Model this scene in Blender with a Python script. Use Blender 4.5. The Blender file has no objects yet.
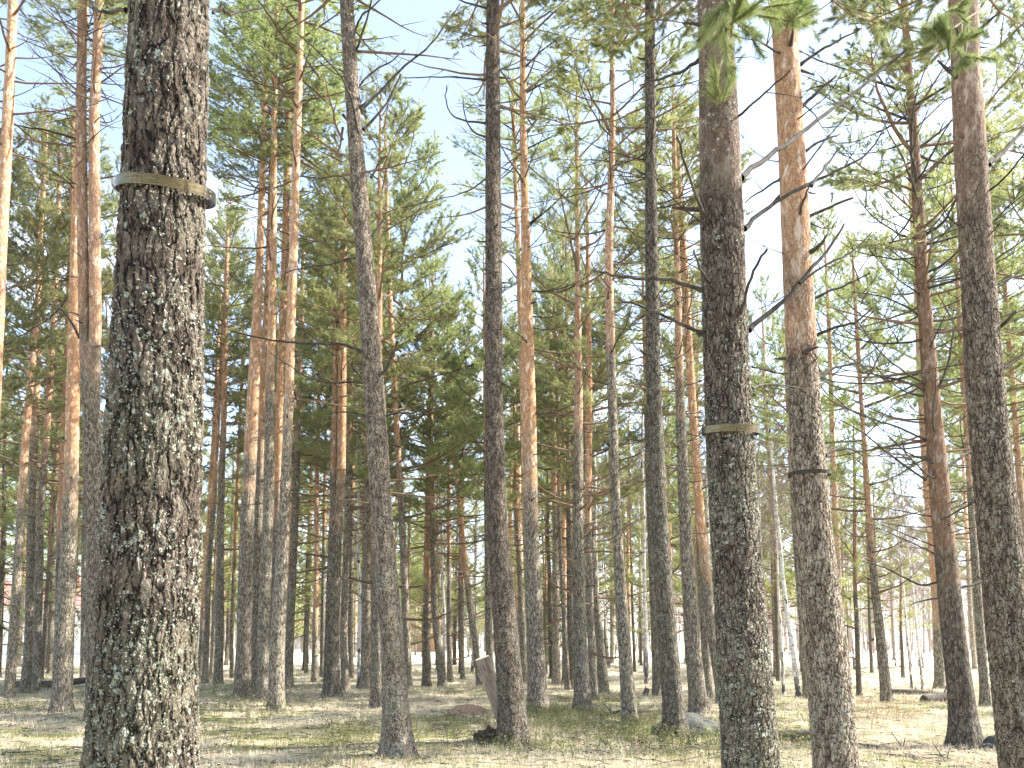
import bpy, math, random
import numpy as np
from mathutils import Vector, Matrix

random.seed(11)
rng = np.random.default_rng(11)
scene = bpy.context.scene
COL = scene.collection

# ------------------------------------------------------------------ camera
F = 800.0
PITCH = math.radians(5.0)
CAMZ = 1.6
HORIZON = 640.0
CY = HORIZON - F * math.tan(PITCH)
cam = bpy.data.cameras.new("camera")
cam.sensor_width = 36.0
cam.lens = 36.0 * F / 1024.0
cam.shift_y = (CY - 384.0) / 1024.0
cam.clip_end = 2000
cam.clip_start = 0.05
camo = bpy.data.objects.new("camera", cam)
COL.objects.link(camo)
camo.location = (0, 0, CAMZ)
camo.rotation_euler = (math.pi / 2 + PITCH, 0, 0)
scene.camera = camo


def pix(px, py, Y):
    """the world point a distance Y ahead that the photograph shows at pixel px, py"""
    u = (px - 512.0) / F
    v = (CY - py) / F
    dy = math.cos(PITCH) - v * math.sin(PITCH)
    dz = math.sin(PITCH) + v * math.cos(PITCH)
    s = Y / dy
    return Vector((u * s, Y, CAMZ + dz * s))


def ground_h(x, y):
    x = np.asarray(x, float)
    y = np.asarray(y, float)
    h = 0.035 * np.sin(x * 0.9 + 1.3) * np.cos(y * 0.7 + x * 0.3) + 0.03 * np.sin(x * 0.37 - y * 0.51 + 2)
    h = h + 0.015 * np.sin(x * 2.7 + y * 1.9) * np.sin(y * 2.3 - x * 1.1)
    return h


def gdist(py):
    return 1280.0 / (py - 640.0)


# ------------------------------------------------------------------ helpers
def props(o, label=None, cat=None, group=None, kind=None):
    if label: o["label"] = label
    if cat: o["category"] = cat
    if group: o["group"] = group
    if kind: o["kind"] = kind
    return o


def empty(name, loc, label, cat, group=None):
    o = bpy.data.objects.new(name, None)
    COL.objects.link(o)
    o.location = loc
    o.empty_display_size = 0.2
    return props(o, label, cat, group)


class Geo:
    """collects vertices and faces with a material slot each"""
    def __init__(s):
        s.v = []; s.f = []; s.m = []; s.n = 0

    def add(s, verts, faces, mat=0):
        verts = np.asarray(verts, np.float32).reshape(-1, 3)
        faces = np.asarray(faces, np.int32)
        s.v.append(verts)
        s.f.append(faces + s.n)
        s.m.append(np.full(len(faces), mat, np.int32))
        s.n += len(verts)

    def mesh(s, name, mats, smooth=True):
        me = bpy.data.meshes.new(name)
        V = np.concatenate(s.v)
        loops = np.concatenate([f.ravel() for f in s.f])
        tot = np.concatenate([np.full(len(f), f.shape[1], np.int32) for f in s.f])
        start = np.concatenate([[0], np.cumsum(tot)[:-1]]).astype(np.int32)
        me.vertices.add(len(V)); me.vertices.foreach_set("co", V.ravel())
        me.loops.add(len(loops)); me.loops.foreach_set("vertex_index", loops.astype(np.int32))
        me.polygons.add(len(tot))
        me.polygons.foreach_set("loop_start", start)
        me.polygons.foreach_set("loop_total", tot)
        me.polygons.foreach_set("material_index", np.concatenate(s.m))
        me.polygons.foreach_set("use_smooth", np.full(len(tot), smooth))
        for m in mats: me.materials.append(m)
        me.update(calc_edges=True)
        me.validate()
        return me

    def tube(s, pts, rad, sides=5, mat=0, cap=True):
        pts = [Vector(p) for p in pts]
        n = len(pts)
        rings = []
        up = Vector((0.13, 0.21, 1.0)).normalized()
        prev = None
        for i in range(n):
            t = (pts[min(i + 1, n - 1)] - pts[max(i - 1, 0)])
            if t.length < 1e-9: t = Vector((0, 0, 1))
            t.normalize()
            if prev is None:
                a = t.cross(up)
                if a.length < 0.05: a = t.cross(Vector((1, 0, 0)))
                a.normalize()
            else:
                a = prev - t * prev.dot(t)
                a.normalize()
            prev = a
            b = t.cross(a)
            for k in range(sides):
                an = 2 * math.pi * k / sides
                p = pts[i] + (a * math.cos(an) + b * math.sin(an)) * rad[i]
                rings.append((p.x, p.y, p.z))
        faces = []
        for i in range(n - 1):
            for k in range(sides):
                k2 = (k + 1) % sides
                faces.append((i * sides + k, i * sides + k2, (i + 1) * sides + k2, (i + 1) * sides + k))
        s.add(rings, faces, mat)
        if cap:
            c = [rings[(n - 1) * sides + k] for k in range(sides)] + [tuple(pts[-1] )]
            s.add(c, [(k, (k + 1) % sides, sides) for k in range(sides)], mat)


def obj(name, me, parent=None, loc=(0, 0, 0), rot=None, scale=None):
    o = bpy.data.objects.new(name, me)
    COL.objects.link(o)
    o.location = loc
    if rot is not None: o.rotation_euler = rot
    if scale is not None: o.scale = scale
    if parent: o.parent = parent
    return o


# ------------------------------------------------------------------ node helpers
class NT:
    def __init__(s, name):
        s.m = bpy.data.materials.new(name)
        s.m.use_nodes = True
        s.t = s.m.node_tree
        s.t.nodes.clear()
        s.out = s.t.nodes.new("ShaderNodeOutputMaterial")

    def n(s, typ, **kw):
        nd = s.t.nodes.new(typ)
        for k, v in kw.items():
            if k.startswith("i_"):
                nd.inputs[k[2:].replace("_", " ")].default_value = v
            else:
                setattr(nd, k, v)
        return nd

    def l(s, a, b):
        s.t.links.new(a, b)

    def val(s, x, sock):
        if isinstance(x, (int, float)): sock.default_value = x
        else: s.l(x, sock)

    def math(s, op, a, b=0.0, c=None, clamp=False):
        nd = s.n("ShaderNodeMath", operation=op, use_clamp=clamp)
        s.val(a, nd.inputs[0]); s.val(b, nd.inputs[1])
        if c is not None: s.val(c, nd.inputs[2])
        return nd.outputs[0]

    def ramp(s, x, lo, hi, a=0.0, b=1.0, smooth=True):
        nd = s.n("ShaderNodeMapRange", interpolation_type='SMOOTHSTEP' if smooth else 'LINEAR')
        s.val(x, nd.inputs[0])
        s.val(lo, nd.inputs[1]); s.val(hi, nd.inputs[2]); s.val(a, nd.inputs[3]); s.val(b, nd.inputs[4])
        return nd.outputs[0]

    def mix(s, fac, a, b, mode='MIX'):
        nd = s.n("ShaderNodeMix", data_type='RGBA', blend_type=mode)
        s.val(fac, nd.inputs[0])
        for x, sock in ((a, nd.inputs[6]), (b, nd.inputs[7])):
            if isinstance(x, tuple): sock.default_value = (*x, 1) if len(x) == 3 else x
            else: s.l(x, sock)
        return nd.outputs[2]

    def noise(s, vec, scale, detail=4, rough=0.55, col=False):
        nd = s.n("ShaderNodeTexNoise")
        s.l(vec, nd.inputs['Vector'])
        nd.inputs['Scale'].default_value = scale
        nd.inputs['Detail'].default_value = detail
        nd.inputs['Roughness'].default_value = rough
        return nd.outputs['Color' if col else 'Fac']

    def mapv(s, vec, scale=(1, 1, 1), loc=(0, 0, 0)):
        nd = s.n("ShaderNodeMapping")
        s.l(vec, nd.inputs[0])
        nd.inputs['Scale'].default_value = scale
        nd.inputs['Location'].default_value = loc
        return nd.outputs[0]

    def vadd(s, a, b, scale=1.0):
        nd = s.n("ShaderNodeVectorMath", operation='MULTIPLY_ADD')
        s.l(b, nd.inputs[0]); nd.inputs[1].default_value = (scale, scale, scale); s.l(a, nd.inputs[2])
        return nd.outputs[0]

    def vor(s, vec, scale, feature='F1', out='Distance', rnd=1.0):
        nd = s.n("ShaderNodeTexVoronoi", feature=feature)
        s.l(vec, nd.inputs['Vector'])
        nd.inputs['Scale'].default_value = scale
        nd.inputs['Randomness'].default_value = rnd
        return nd.outputs[out]

    def bsdf(s, col, rough=0.9, normal=None, spec=0.3, metal=0.0):
        b = s.n("ShaderNodeBsdfPrincipled")
        if isinstance(col, tuple): b.inputs['Base Color'].default_value = (*col, 1)
        else: s.l(col, b.inputs['Base Color'])
        s.val(rough, b.inputs['Roughness'])
        b.inputs['Specular IOR Level'].default_value = spec
        b.inputs['Metallic'].default_value = metal
        if normal is not None: s.l(normal, b.inputs['Normal'])
        return b

    def bump(s, h, dist=0.01, strength=1.0):
        b = s.n("ShaderNodeBump")
        b.inputs['Distance'].default_value = dist
        b.inputs['Strength'].default_value = strength
        s.l(h, b.inputs['Height'])
        return b.outputs[0]


def bark_material(name, hero=False, fine=1.0, zs=0.17):
    """pine bark: furrowed grey plates low down, orange flakes above, lichen.
    object colour: r = height of the change / 20, g = lichen, b = orange depth, a = lightness"""
    T = NT(name)
    tc = T.n("ShaderNodeTexCoord").outputs['Object']
    oi = T.n("ShaderNodeObjectInfo")
    comb = T.n("ShaderNodeCombineXYZ")
    off = T.math('MULTIPLY', oi.outputs['Random'], 37.0)
    T.l(off, comb.inputs[0]); T.l(off, comb.inputs[1]); T.l(off, comb.inputs[2])
    P = T.vadd(tc, comb.outputs[0], 1.0)
    sep = T.n("ShaderNodeSeparateXYZ"); T.l(tc, sep.inputs[0]); z = sep.outputs[2]
    oc = T.n("ShaderNodeSeparateColor"); T.l(oi.outputs['Color'], oc.inputs[0])
    tz = T.math('MULTIPLY', oc.outputs[0], 20.0)
    lich = oc.outputs[1]; orange = oc.outputs[2]; bright = oi.outputs['Alpha']
    W = T.noise(P, 7.0, 1, 0.6, col=True)
    Pw = T.vadd(P, W, 0.05 / fine)
    W2 = T.noise(P, 30.0, 1, 0.6, col=True)
    Pw = T.vadd(Pw, W2, 0.02 / fine)
    Ps = T.mapv(Pw, (1, 1, zs))
    d1 = T.vor(Ps, 27.0 * fine, 'DISTANCE_TO_EDGE')
    Ps2 = T.mapv(Pw, (1, 1, 0.38), (3, 5, 1))
    d2 = T.vor(Ps2, 62.0 * fine, 'DISTANCE_TO_EDGE')
    pl1 = T.ramp(d1, 0.01, 0.26)
    pl2 = T.ramp(d2, 0.0, 0.25)
    fine_n = T.noise(T.mapv(P, (1, 1, 0.5)), 110.0, 2, 0.7)
    mid_n = T.noise(T.mapv(P, (1, 1, 0.35)), 24.0, 2, 0.6)
    big_n = T.noise(P, 2.3, 1, 0.55)
    hgt = T.math('MULTIPLY', T.math('MULTIPLY_ADD', pl1, 0.8, 0.2), T.math('MULTIPLY_ADD', mid_n, 1.2, 0.15))
    hgt = T.math('MULTIPLY_ADD', pl2, 0.36, hgt)
    hgt = T.math('MULTIPLY_ADD', fine_n, 0.42, hgt)
    # rough grey plates
    crev = T.ramp(hgt, 0.38, 0.95)
    plate = T.mix(T.ramp(mid_n, 0.35, 0.68), (0.14, 0.100, 0.072) if hero else (0.17, 0.140, 0.100), (0.46, 0.385, 0.30) if hero else (0.50, 0.445, 0.345))
    plate = T.mix(T.ramp(fine_n, 0.4, 0.7), plate, (0.17, 0.135, 0.105))
    low = T.mix(crev, (0.018, 0.012, 0.008) if hero else (0.030, 0.024, 0.017), plate)
    # upper papery orange bark
    f3 = T.vor(T.mapv(Pw, (1, 1, 0.45), (7, 1, 3)), 30.0, 'DISTANCE_TO_EDGE')
    n3 = T.noise(T.mapv(P, (1, 1, 0.3)), 34.0, 3, 0.8)
    up = T.mix(T.ramp(n3, 0.35, 0.66), (0.28, 0.135, 0.062), (0.58, 0.345, 0.175))
    upg = T.mix(T.ramp(n3, 0.35, 0.66), (0.24, 0.16, 0.12), (0.46, 0.34, 0.26))
    up = T.mix(orange, upg, up)
    up = T.mix(T.math('MULTIPLY', T.ramp(f3, 0.0, 0.09, 1.0, 0.0), T.ramp(fine_n, 0.42, 0.62)), up, (0.14, 0.07, 0.045))
    up = T.mix(T.math('MULTIPLY', T.ramp(pl2, 0.2, 0.9, 1.0, 0.0), 0.5), up, (0.17, 0.095, 0.065))
    up = T.mix(T.ramp(T.noise(T.mapv(P, (1, 1, 0.4)), 13.0, 3, 0.7), 0.52, 0.66), up, (0.56, 0.44, 0.34))
    # branch scar knots
    zz = T.math('MULTIPLY_ADD', T.noise(P, 1.7, 1), 3.2, T.math('SUBTRACT', z, 1.6))
    tr = T.ramp(zz, T.math('SUBTRACT', tz, 0.9), T.math('ADD', tz, 1.3))
    base = T.mix(tr, low, up)
    gain = T.n("ShaderNodeVectorMath", operation='SCALE')
    T.l(base, gain.inputs[0]); T.l(T.math('MULTIPLY', bright, 2.0), gain.inputs['Scale'])
    base = gain.outputs[0]
    hupper = T.math('MULTIPLY_ADD', T.ramp(f3, 0.0, 0.1), 0.22, T.math('MULTIPLY_ADD', n3, 0.75, T.math('MULTIPLY', fine_n, 0.4)))
    hh = T.n("ShaderNodeMix", data_type='FLOAT')
    T.l(tr, hh.inputs[0]); T.l(hgt, hh.inputs[2]); T.l(hupper, hh.inputs[3])
    H = hh.outputs[0]
    # lichen: crusty spots in two sizes gathered in patches
    Pl = T.vadd(P, W2, 0.02)
    patch = T.noise(P, 3.4, 1, 0.6)
    lm = T.math('MULTIPLY', lich, T.ramp(z, 0.9, 4.2 if hero else 9.0, 1.0, 0.30, smooth=False))
    sp1 = T.n("ShaderNodeTexVoronoi"); T.l(Pl, sp1.inputs['Vector']); sp1.inputs['Scale'].default_value = 44.0
    r1 = T.n("ShaderNodeSeparateColor"); T.l(sp1.outputs['Color'], r1.inputs[0])
    size1 = T.math('MULTIPLY', r1.outputs[0], 0.55)
    thr = T.math('SUBTRACT', 1.10, T.math('MULTIPLY', lm, T.ramp(patch, 0.30, 0.62, 0.45, 1.15)))
    on1 = T.ramp(r1.outputs[1], thr, T.math('ADD', thr, 0.02))
    s1 = T.math('MULTIPLY', T.ramp(sp1.outputs['Distance'], T.math('SUBTRACT', size1, 0.06), T.math('ADD', size1, 0.05), 1.0, 0.0), on1)
    sp2 = T.n("ShaderNodeTexVoronoi"); T.l(Pl, sp2.inputs['Vector']); sp2.inputs['Scale'].default_value = 105.0
    r2 = T.n("ShaderNodeSeparateColor"); T.l(sp2.outputs['Color'], r2.inputs[0])
    on2 = T.ramp(r2.outputs[1], T.math('ADD', thr, 0.02), T.math('ADD', thr, 0.05))
    s2 = T.math('MULTIPLY', T.ramp(sp2.outputs['Distance'], 0.33, 0.42, 1.0, 0.0), on2)
    sp3 = T.n("ShaderNodeTexVoronoi"); T.l(T.vadd(P, W2, 0.045), sp3.inputs['Vector']); sp3.inputs['Scale'].default_value = 25.0
    r3 = T.n("ShaderNodeSeparateColor"); T.l(sp3.outputs['Color'], r3.inputs[0])
    size3 = T.math('MULTIPLY', r3.outputs[0], 0.50)
    thr3 = T.math('SUBTRACT', 1.06, T.math('MULTIPLY', lm, T.ramp(patch, 0.40, 0.66, 0.12, 0.95)))
    on3 = T.ramp(r3.outputs[1], thr3, T.math('ADD', thr3, 0.02))
    s3 = T.math('MULTIPLY', T.ramp(sp3.outputs['Distance'], T.math('SUBTRACT', size3, 0.05), T.math('ADD', size3, 0.04), 1.0, 0.0), on3)
    sl = T.math('MAXIMUM', T.math('MAXIMUM', s1, s2), s3)
    brk = T.ramp(T.noise(P, 170.0, 0, 0.7), 0.36, 0.5)
    sl = T.math('MULTIPLY', T.math('MULTIPLY', sl, brk), T.ramp(hgt, 0.10, 0.45, 0.25, 1.0))
    lc = T.mix(r1.outputs[2], (0.22, 0.245, 0.18), (0.42, 0.44, 0.37))
    base = T.mix(sl, base, lc)
    # faint green algae film
    film = T.math('MULTIPLY', T.ramp(big_n, 0.45, 0.68), T.math('MULTIPLY', lm, 0.30))
    base = T.mix(film, base, T.mix(crev, (0.03, 0.034, 0.018), (0.17, 0.18, 0.11)))
    Hl = T.math('MULTIPLY_ADD', sl, 0.16, H)
    if hero:
        b = T.bsdf(base, 0.92, None, 0.2)
        dsp = T.n("ShaderNodeDisplacement")
        dsp.inputs['Midlevel'].default_value = 1.25
        dsp.inputs['Scale'].default_value = 0.015 / fine ** 0.6
        T.l(Hl, dsp.inputs['Height'])
        T.l(dsp.outputs[0], T.out.inputs['Displacement'])
        T.m.displacement_method = 'BOTH'
    else:
        b = T.bsdf(base, 0.92, T.bump(Hl, 0.022, 1.0), 0.2)
    T.l(b.outputs[0], T.out.inputs[0])
    return T.m


def simple_wood(name, c1, c2, scale=20, bump=0.003):
    T = NT(name)
    tc = T.n("ShaderNodeTexCoord").outputs['Object']
    oi = T.n("ShaderNodeObjectInfo")
    n = T.noise(tc, scale, 4, 0.6)
    c = T.mix(T.ramp(n, 0.35, 0.65), c1, c2)
    c = T.mix(T.math('MULTIPLY', oi.outputs['Random'], 0.6), c, tuple(x * 0.6 for x in c1))
    b = T.bsdf(c, 0.9, T.bump(n, bump), 0.2)
    T.l(b.outputs[0], T.out.inputs[0])
    return T.m


def needle_material(name, c1, c2, trans=0.35):
    T = NT(name)
    tc = T.n("ShaderNodeTexCoord").outputs['Object']
    oi = T.n("ShaderNodeObjectInfo")
    n = T.noise(tc, 1.1, 4, 0.7)
    n2 = T.noise(tc, 9.0, 2, 0.6)
    c = T.mix(T.ramp(n, 0.35, 0.65), c1, c2)
    c = T.mix(T.ramp(n2, 0.55, 0.8), c, tuple(min(1, x * 1.5) for x in c2))
    hs = T.n("ShaderNodeHueSaturation")
    T.l(c, hs.inputs['Color'])
    T.l(T.math('MULTIPLY_ADD', oi.outputs['Random'], 0.035, 0.482), hs.inputs['Hue'])
    T.l(T.math('MULTIPLY_ADD', oi.outputs['Random'], 0.5, 0.8), hs.inputs['Value'])
    b = T.bsdf(hs.outputs[0], 0.55, None, 0.35)
    tr = T.n("ShaderNodeBsdfTranslucent"); T.l(hs.outputs[0], tr.inputs[0])
    mx = T.n("ShaderNodeMixShader"); mx.inputs[0].default_value = trans
    T.l(b.outputs[0], mx.inputs[1]); T.l(tr.outputs[0], mx.inputs[2])
    T.l(mx.outputs[0], T.out.inputs[0])
    return T.m


def birch_material():
    T = NT("birch_bark")
    tc = T.n("ShaderNodeTexCoord").outputs['Object']
    oi = T.n("ShaderNodeObjectInfo")
    comb = T.n("ShaderNodeCombineXYZ")
    T.l(T.math('MULTIPLY', oi.outputs['Random'], 50.0), comb.inputs[2])
    P = T.vadd(tc, comb.outputs[0], 1.0)
    band = T.noise(T.mapv(P, (3, 3, 14)), 1.0, 3, 0.6)
    patch = T.noise(T.mapv(P, (6, 6, 3.0)), 1.0, 2, 0.6)
    sep = T.n("ShaderNodeSeparateXYZ"); T.l(tc, sep.inputs[0])
    white = T.mix(T.ramp(band, 0.4, 0.6), (0.80, 0.77, 0.72), (0.60, 0.56, 0.52))
    dark = T.math('MAXIMUM', T.ramp(patch, 0.60, 0.66), T.math('MULTIPLY', T.ramp(band, 0.60, 0.66), 0.7))
    low = T.math('MULTIPLY', T.ramp(sep.outputs[2], 0.1, 2.2, 1.0, 0.0), T.ramp(patch, 0.38, 0.5))
    c = T.mix(T.math('MAXIMUM', dark, low), white, (0.06, 0.05, 0.045))
    b = T.bsdf(c, 0.7, T.bump(band, 0.004), 0.3)
    T.l(b.outputs[0], T.out.inputs[0])
    return T.m


M_BARK = bark_material("pine_bark", fine=1.25, zs=0.24)
M_HERO = bark_material("pine_bark_near", hero=True, fine=1.15, zs=0.20)
M_MID = bark_material("pine_bark_mid", hero=True, fine=1.6, zs=0.30)
M_DEAD = simple_wood("dead_branch_wood", (0.038, 0.032, 0.027), (0.105, 0.09, 0.075), 14)
M_LIMB = simple_wood("limb_wood", (0.16, 0.10, 0.065), (0.26, 0.17, 0.11), 8)
M_NEEDLE = needle_material("pine_needles", (0.20, 0.23, 0.085), (0.38, 0.40, 0.17), 0.52)
M_SPRUCE = needle_material("spruce_needles", (0.12, 0.165, 0.05), (0.21, 0.26, 0.085), 0.45)
M_YOUNG_FARLIT = needle_material("young_and_sunlit_far_needles", (0.22, 0.255, 0.08), (0.41, 0.43, 0.16), 0.5)
M_NEARN = needle_material('near_needles', (0.10, 0.13, 0.035), (0.26, 0.29, 0.11), 0.45)
M_BIRCH = birch_material()
M_TWIG = simple_wood("birch_twigs", (0.30, 0.23, 0.20), (0.44, 0.36, 0.32), 6)

# ------------------------------------------------------------------ needles
def tufts(geo, P, D, L, W, K, spread=(0.45, 1.05), along=0.11, mat=1, seed=0):
    """K needles round each shoot: P tips, D directions, all arrays"""
    r = np.random.default_rng(seed)
    P = np.asarray(P, float); D = np.asarray(D, float)
    if len(P) == 0: return
    D = D / np.linalg.norm(D, axis=1, keepdims=True)
    P = np.repeat(P, K, 0); D = np.repeat(D, K, 0)
    n = len(P)
    R = r.normal(size=(n, 3))
    R -= D * (R * D).sum(1, keepdims=True)
    R /= np.linalg.norm(R, axis=1, keepdims=True)
    a = r.uniform(spread[0], spread[1], (n, 1))
    N = D * np.cos(a) + R * np.sin(a)
    B = P - D * r.uniform(0, along, (n, 1))
    side = np.cross(N, r.normal(size=(n, 3)))
    side /= np.linalg.norm(side, axis=1, keepdims=True)
    ln = L * r.uniform(0.7, 1.15, (n, 1))
    w = W * 0.5
    v0 = B - side * w; v1 = B + side * w; v2 = B + N * ln + np.array([0, 0, -0.08]) * ln
    V = np.stack([v0, v1, v2], 1).reshape(-1, 3)
    Fc = np.arange(3 * n).reshape(-1, 3)
    geo.add(V, Fc, mat)


def rot_about(v, axis, ang):
    return Matrix.Rotation(ang, 3, axis) @ v


def bend_path(rnd, start, d, L, n, lift, wig):
    pts = [start.copy()]
    d = d.normalized()
    for i in range(n):
        d = (d + Vector((rnd.gauss(0, wig), rnd.gauss(0, wig), rnd.gauss(0, wig * 0.7) + lift))).normalized()
        pts.append(pts[-1] + d * (L / n))
    return pts


def make_crown(seed, H, R, kind='pine', dens=1.0, bare=6, shape=None, needle=None, nl=0.07, nw=0.013, K=31):
    """crown mesh; origin on the trunk where the crown begins, H tall, about R wide"""
    rnd = random.Random(seed)
    g = Geo()
    TP = []; TD = []
    nb = int((34 if kind != 'spruce' else 60) * dens * H / 8)
    for i in range(nb + bare):
        if i < bare:
            z = -rnd.uniform(0.0, 3.6); t = 0.0; isbare = True
        else:
            t = ((i - bare) + rnd.random()) / nb
            z = t * H * 0.97; isbare = False
        az = i * 2.39996 + rnd.uniform(-0.5, 0.5)
        if kind == 'pine':
            prof = (0.55 + 1.1 * t if t < 0.35 else 0.935 - 0.75 * (t - 0.35) / 0.65)
            el = -0.10 + 0.9 * t + rnd.uniform(-0.15, 0.2)
            lift = 0.06
        elif kind == 'spruce':
            prof = 1.0 - 0.93 * t
            el = -0.25 + 0.5 * t + rnd.uniform(-0.1, 0.1)
            lift = -0.02
        else:
            prof = 0.9 - 0.6 * t
            el = 0.1 + 0.8 * t + rnd.uniform(-0.15, 0.2)
            lift = 0.05
        Lb = R * prof * rnd.uniform(0.65, 1.15)
        if isbare: Lb = R * rnd.uniform(0.25, 0.9)
        d = Vector((math.cos(az) * math.cos(el), math.sin(az) * math.cos(el), math.sin(el)))
        n = 6
        pts = bend_path(rnd, Vector((0, 0, z)), d, Lb, n, lift, 0.10)
        r0 = 0.010 + 0.011 * Lb
        g.tube(pts, [r0 * (1 - 0.8 * k / n) for k in range(n + 1)], 4, 0, cap=False)
        if isbare:
            for q in range(rnd.randint(1, 4)):
                k = rnd.randint(2, n - 1)
                dd = (pts[k + 1] - pts[k]).normalized()
                dd = rot_about(dd, Vector((0, 0, 1)), rnd.choice((-1, 1)) * rnd.uniform(0.5, 1.0))
                sp = bend_path(rnd, pts[k], dd, Lb * 0.3, 3, 0.03, 0.15)
                g.tube(sp, [0.008, 0.006, 0.004, 0.002], 3, 0, cap=False)
            continue
        # side branches
        ns = max(3, int(Lb * (5.2 if kind != 'spruce' else 6.5)))
        for s_ in range(ns):
            u = 0.28 + 0.72 * (s_ + rnd.random()) / ns
            fk = min(u * n, n - 0.001); k = int(fk); fr = fk - k
            p = pts[k].lerp(pts[k + 1], fr)
            dd = (pts[k + 1] - pts[k]).normalized()
            sg = 1 if s_ % 2 else -1
            ax = Vector((0, 0, 1))
            dd2 = rot_about(dd, ax, sg * rnd.uniform(0.5, 1.05))
            dd2.z += rnd.uniform(-0.15, 0.28) if kind != 'spruce' else rnd.uniform(-0.75, -0.2)
            Ls = (0.22 + 0.42 * Lb * (1.05 - u)) * rnd.uniform(0.7, 1.2)
            sp = bend_path(rnd, p, dd2, Ls, 3, lift if kind != 'spruce' else -0.10, 0.12)
            g.tube(sp, [0.008, 0.006, 0.004, 0.003], 3, 0, cap=False)
            nt = max(2, int(Ls * (27 if kind != 'spruce' else 13)))
            for q in range(nt):
                uq = 0.25 + 0.75 * (q + rnd.random()) / nt
                f3 = min(uq * 3, 2.999); k3 = int(f3)
                pp = sp[k3].lerp(sp[k3 + 1], f3 - k3)
                d3 = (sp[k3 + 1] - sp[k3]).normalized()
                d3 = (d3 + Vector((rnd.gauss(0, 0.9), rnd.gauss(0, 0.9), rnd.gauss(0.25 if kind != 'spruce' else -0.3, 0.35)))).normalized()
                tip = pp + d3 * rnd.uniform(0.05, 0.30)
                TP.append(tip); TD.append(d3)
            TP.append(sp[-1]); TD.append((sp[-1] - sp[-2]).normalized())
        TP.append(pts[-1]); TD.append((pts[-1] - pts[-2]).normalized())
    if kind == 'spruce':
        tufts(g, TP, TD, 0.05, nw, K, (0.5, 1.1), 0.22, 1, seed)
    else:
        tufts(g, TP, TD, nl, nw, K, (0.35, 1.25), 0.14, 1, seed)
    return g.mesh(kind + "_crown", [M_LIMB, needle or M_NEEDLE], smooth=False)


def make_birch_crown(seed, H, R):
    rnd = random.Random(seed)
    g = Geo()
    nb = 46
    for i in range(nb):
        t = (i + rnd.random()) / nb
        z = t * H * 0.95
        az = i * 2.39996 + rnd.uniform(-0.5, 0.5)
        el = 0.75 + rnd.uniform(-0.2, 0.25)
        Lb = R * (1.0 - 0.7 * t) * rnd.uniform(0.6, 1.3)
        d = Vector((math.cos(az) * math.cos(el), math.sin(az) * math.cos(el), math.sin(el)))
        pts = bend_path(rnd, Vector((0, 0, z)), d, Lb, 5, -0.03, 0.10)
        g.tube(pts, [0.018, 0.014, 0.011, 0.008, 0.006, 0.004], 3, 0, cap=False)
        for s_ in range(8):
            k = rnd.randint(1, 4)
            dd = (pts[k + 1] - pts[k]).normalized()
            dd = (dd + Vector((rnd.gauss(0, 0.5), rnd.gauss(0, 0.5), rnd.gauss(-0.1, 0.3)))).normalized()
            sp = bend_path(rnd, pts[k], dd, Lb * rnd.uniform(0.25, 0.5), 3, -0.09, 0.12)
            g.tube(sp, [0.007, 0.006, 0.005, 0.004], 3, 0, cap=False)
            for q in range(2):
                dd = ((sp[2] - sp[1]).normalized() + Vector((rnd.gauss(0, 0.5), rnd.gauss(0, 0.5), rnd.gauss(-0.3, 0.3)))).normalized()
                s3 = bend_path(rnd, sp[rnd.randint(1, 2)], dd, Lb * 0.22, 2, -0.1, 0.1)
                g.tube(s3, [0.006, 0.005, 0.004], 3, 0, cap=False)
    return g.mesh("birch_crown", [M_TWIG], smooth=False)


CROWNS = {
    'full': [make_crown(100 + i, 9.0, 2.9, 'pine', 1.0, 10) for i in range(3)],
    'high': [make_crown(120 + i, 6.5, 2.3, 'pine', 1.05, 12) for i in range(3)],
    'sparse': [make_crown(140 + i, 7.0, 2.5, 'pine', 0.9, 16, nw=0.0115, K=22) for i in range(2)],
    'young': [make_crown(160 + i, 5.0, 1.3, 'cone', 0.85, 4, needle=M_YOUNG_FARLIT, nw=0.012, K=18) for i in range(2)],
    'spruce': [make_crown(180 + i, 9.0, 1.9, 'spruce', 1.0, 4, needle=M_SPRUCE, nw=0.015, K=13) for i in range(2)],
    'birch': [make_birch_crown(200 + i, 6.5, 1.9) for i in range(3)],
}
CROWN_H = {'full': 9.0, 'high': 6.5, 'sparse': 7.0, 'young': 5.0, 'spruce': 9.0, 'birch': 6.5}


def make_dead(seed):
    """a dead branch one unit long, growing along +x from the origin"""
    rnd = random.Random(seed)
    g = Geo()
    droop = rnd.choice((0.10, 0.14, 0.05, -0.02, 0.16))
    el = rnd.uniform(-0.35, 0.15) if droop > 0.04 else rnd.uniform(0.1, 0.4)
    d = Vector((math.cos(el), rnd.uniform(-0.15, 0.15), math.sin(el)))
    n = 8
    pts = bend_path(rnd, Vector((0, 0, 0)), d, 1.0, n, droop * 0.8, 0.09)
    g.tube(pts, [0.0125 * (1 - 0.82 * (k / n) ** 0.8) for k in range(n + 1)], 5, 0)
    for q in range(rnd.randint(2, 6)):
        k = rnd.randint(2, n - 1)
        dd = (pts[k + 1] - pts[k]).normalized()
        dd = (rot_about(dd, Vector((0, 0, 1)), rnd.choice((-1, 1)) * rnd.uniform(0.4, 1.0)) + Vector((0, 0, rnd.uniform(-0.3, 0.5)))).normalized()
        sp = bend_path(rnd, pts[k], dd, rnd.uniform(0.12, 0.42), 4, droop * 0.8, 0.14)
        g.tube(sp, [0.0055, 0.0045, 0.0035, 0.0025, 0.0015], 4, 0)
    return g.mesh("dead_branch", [M_DEAD])


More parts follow.
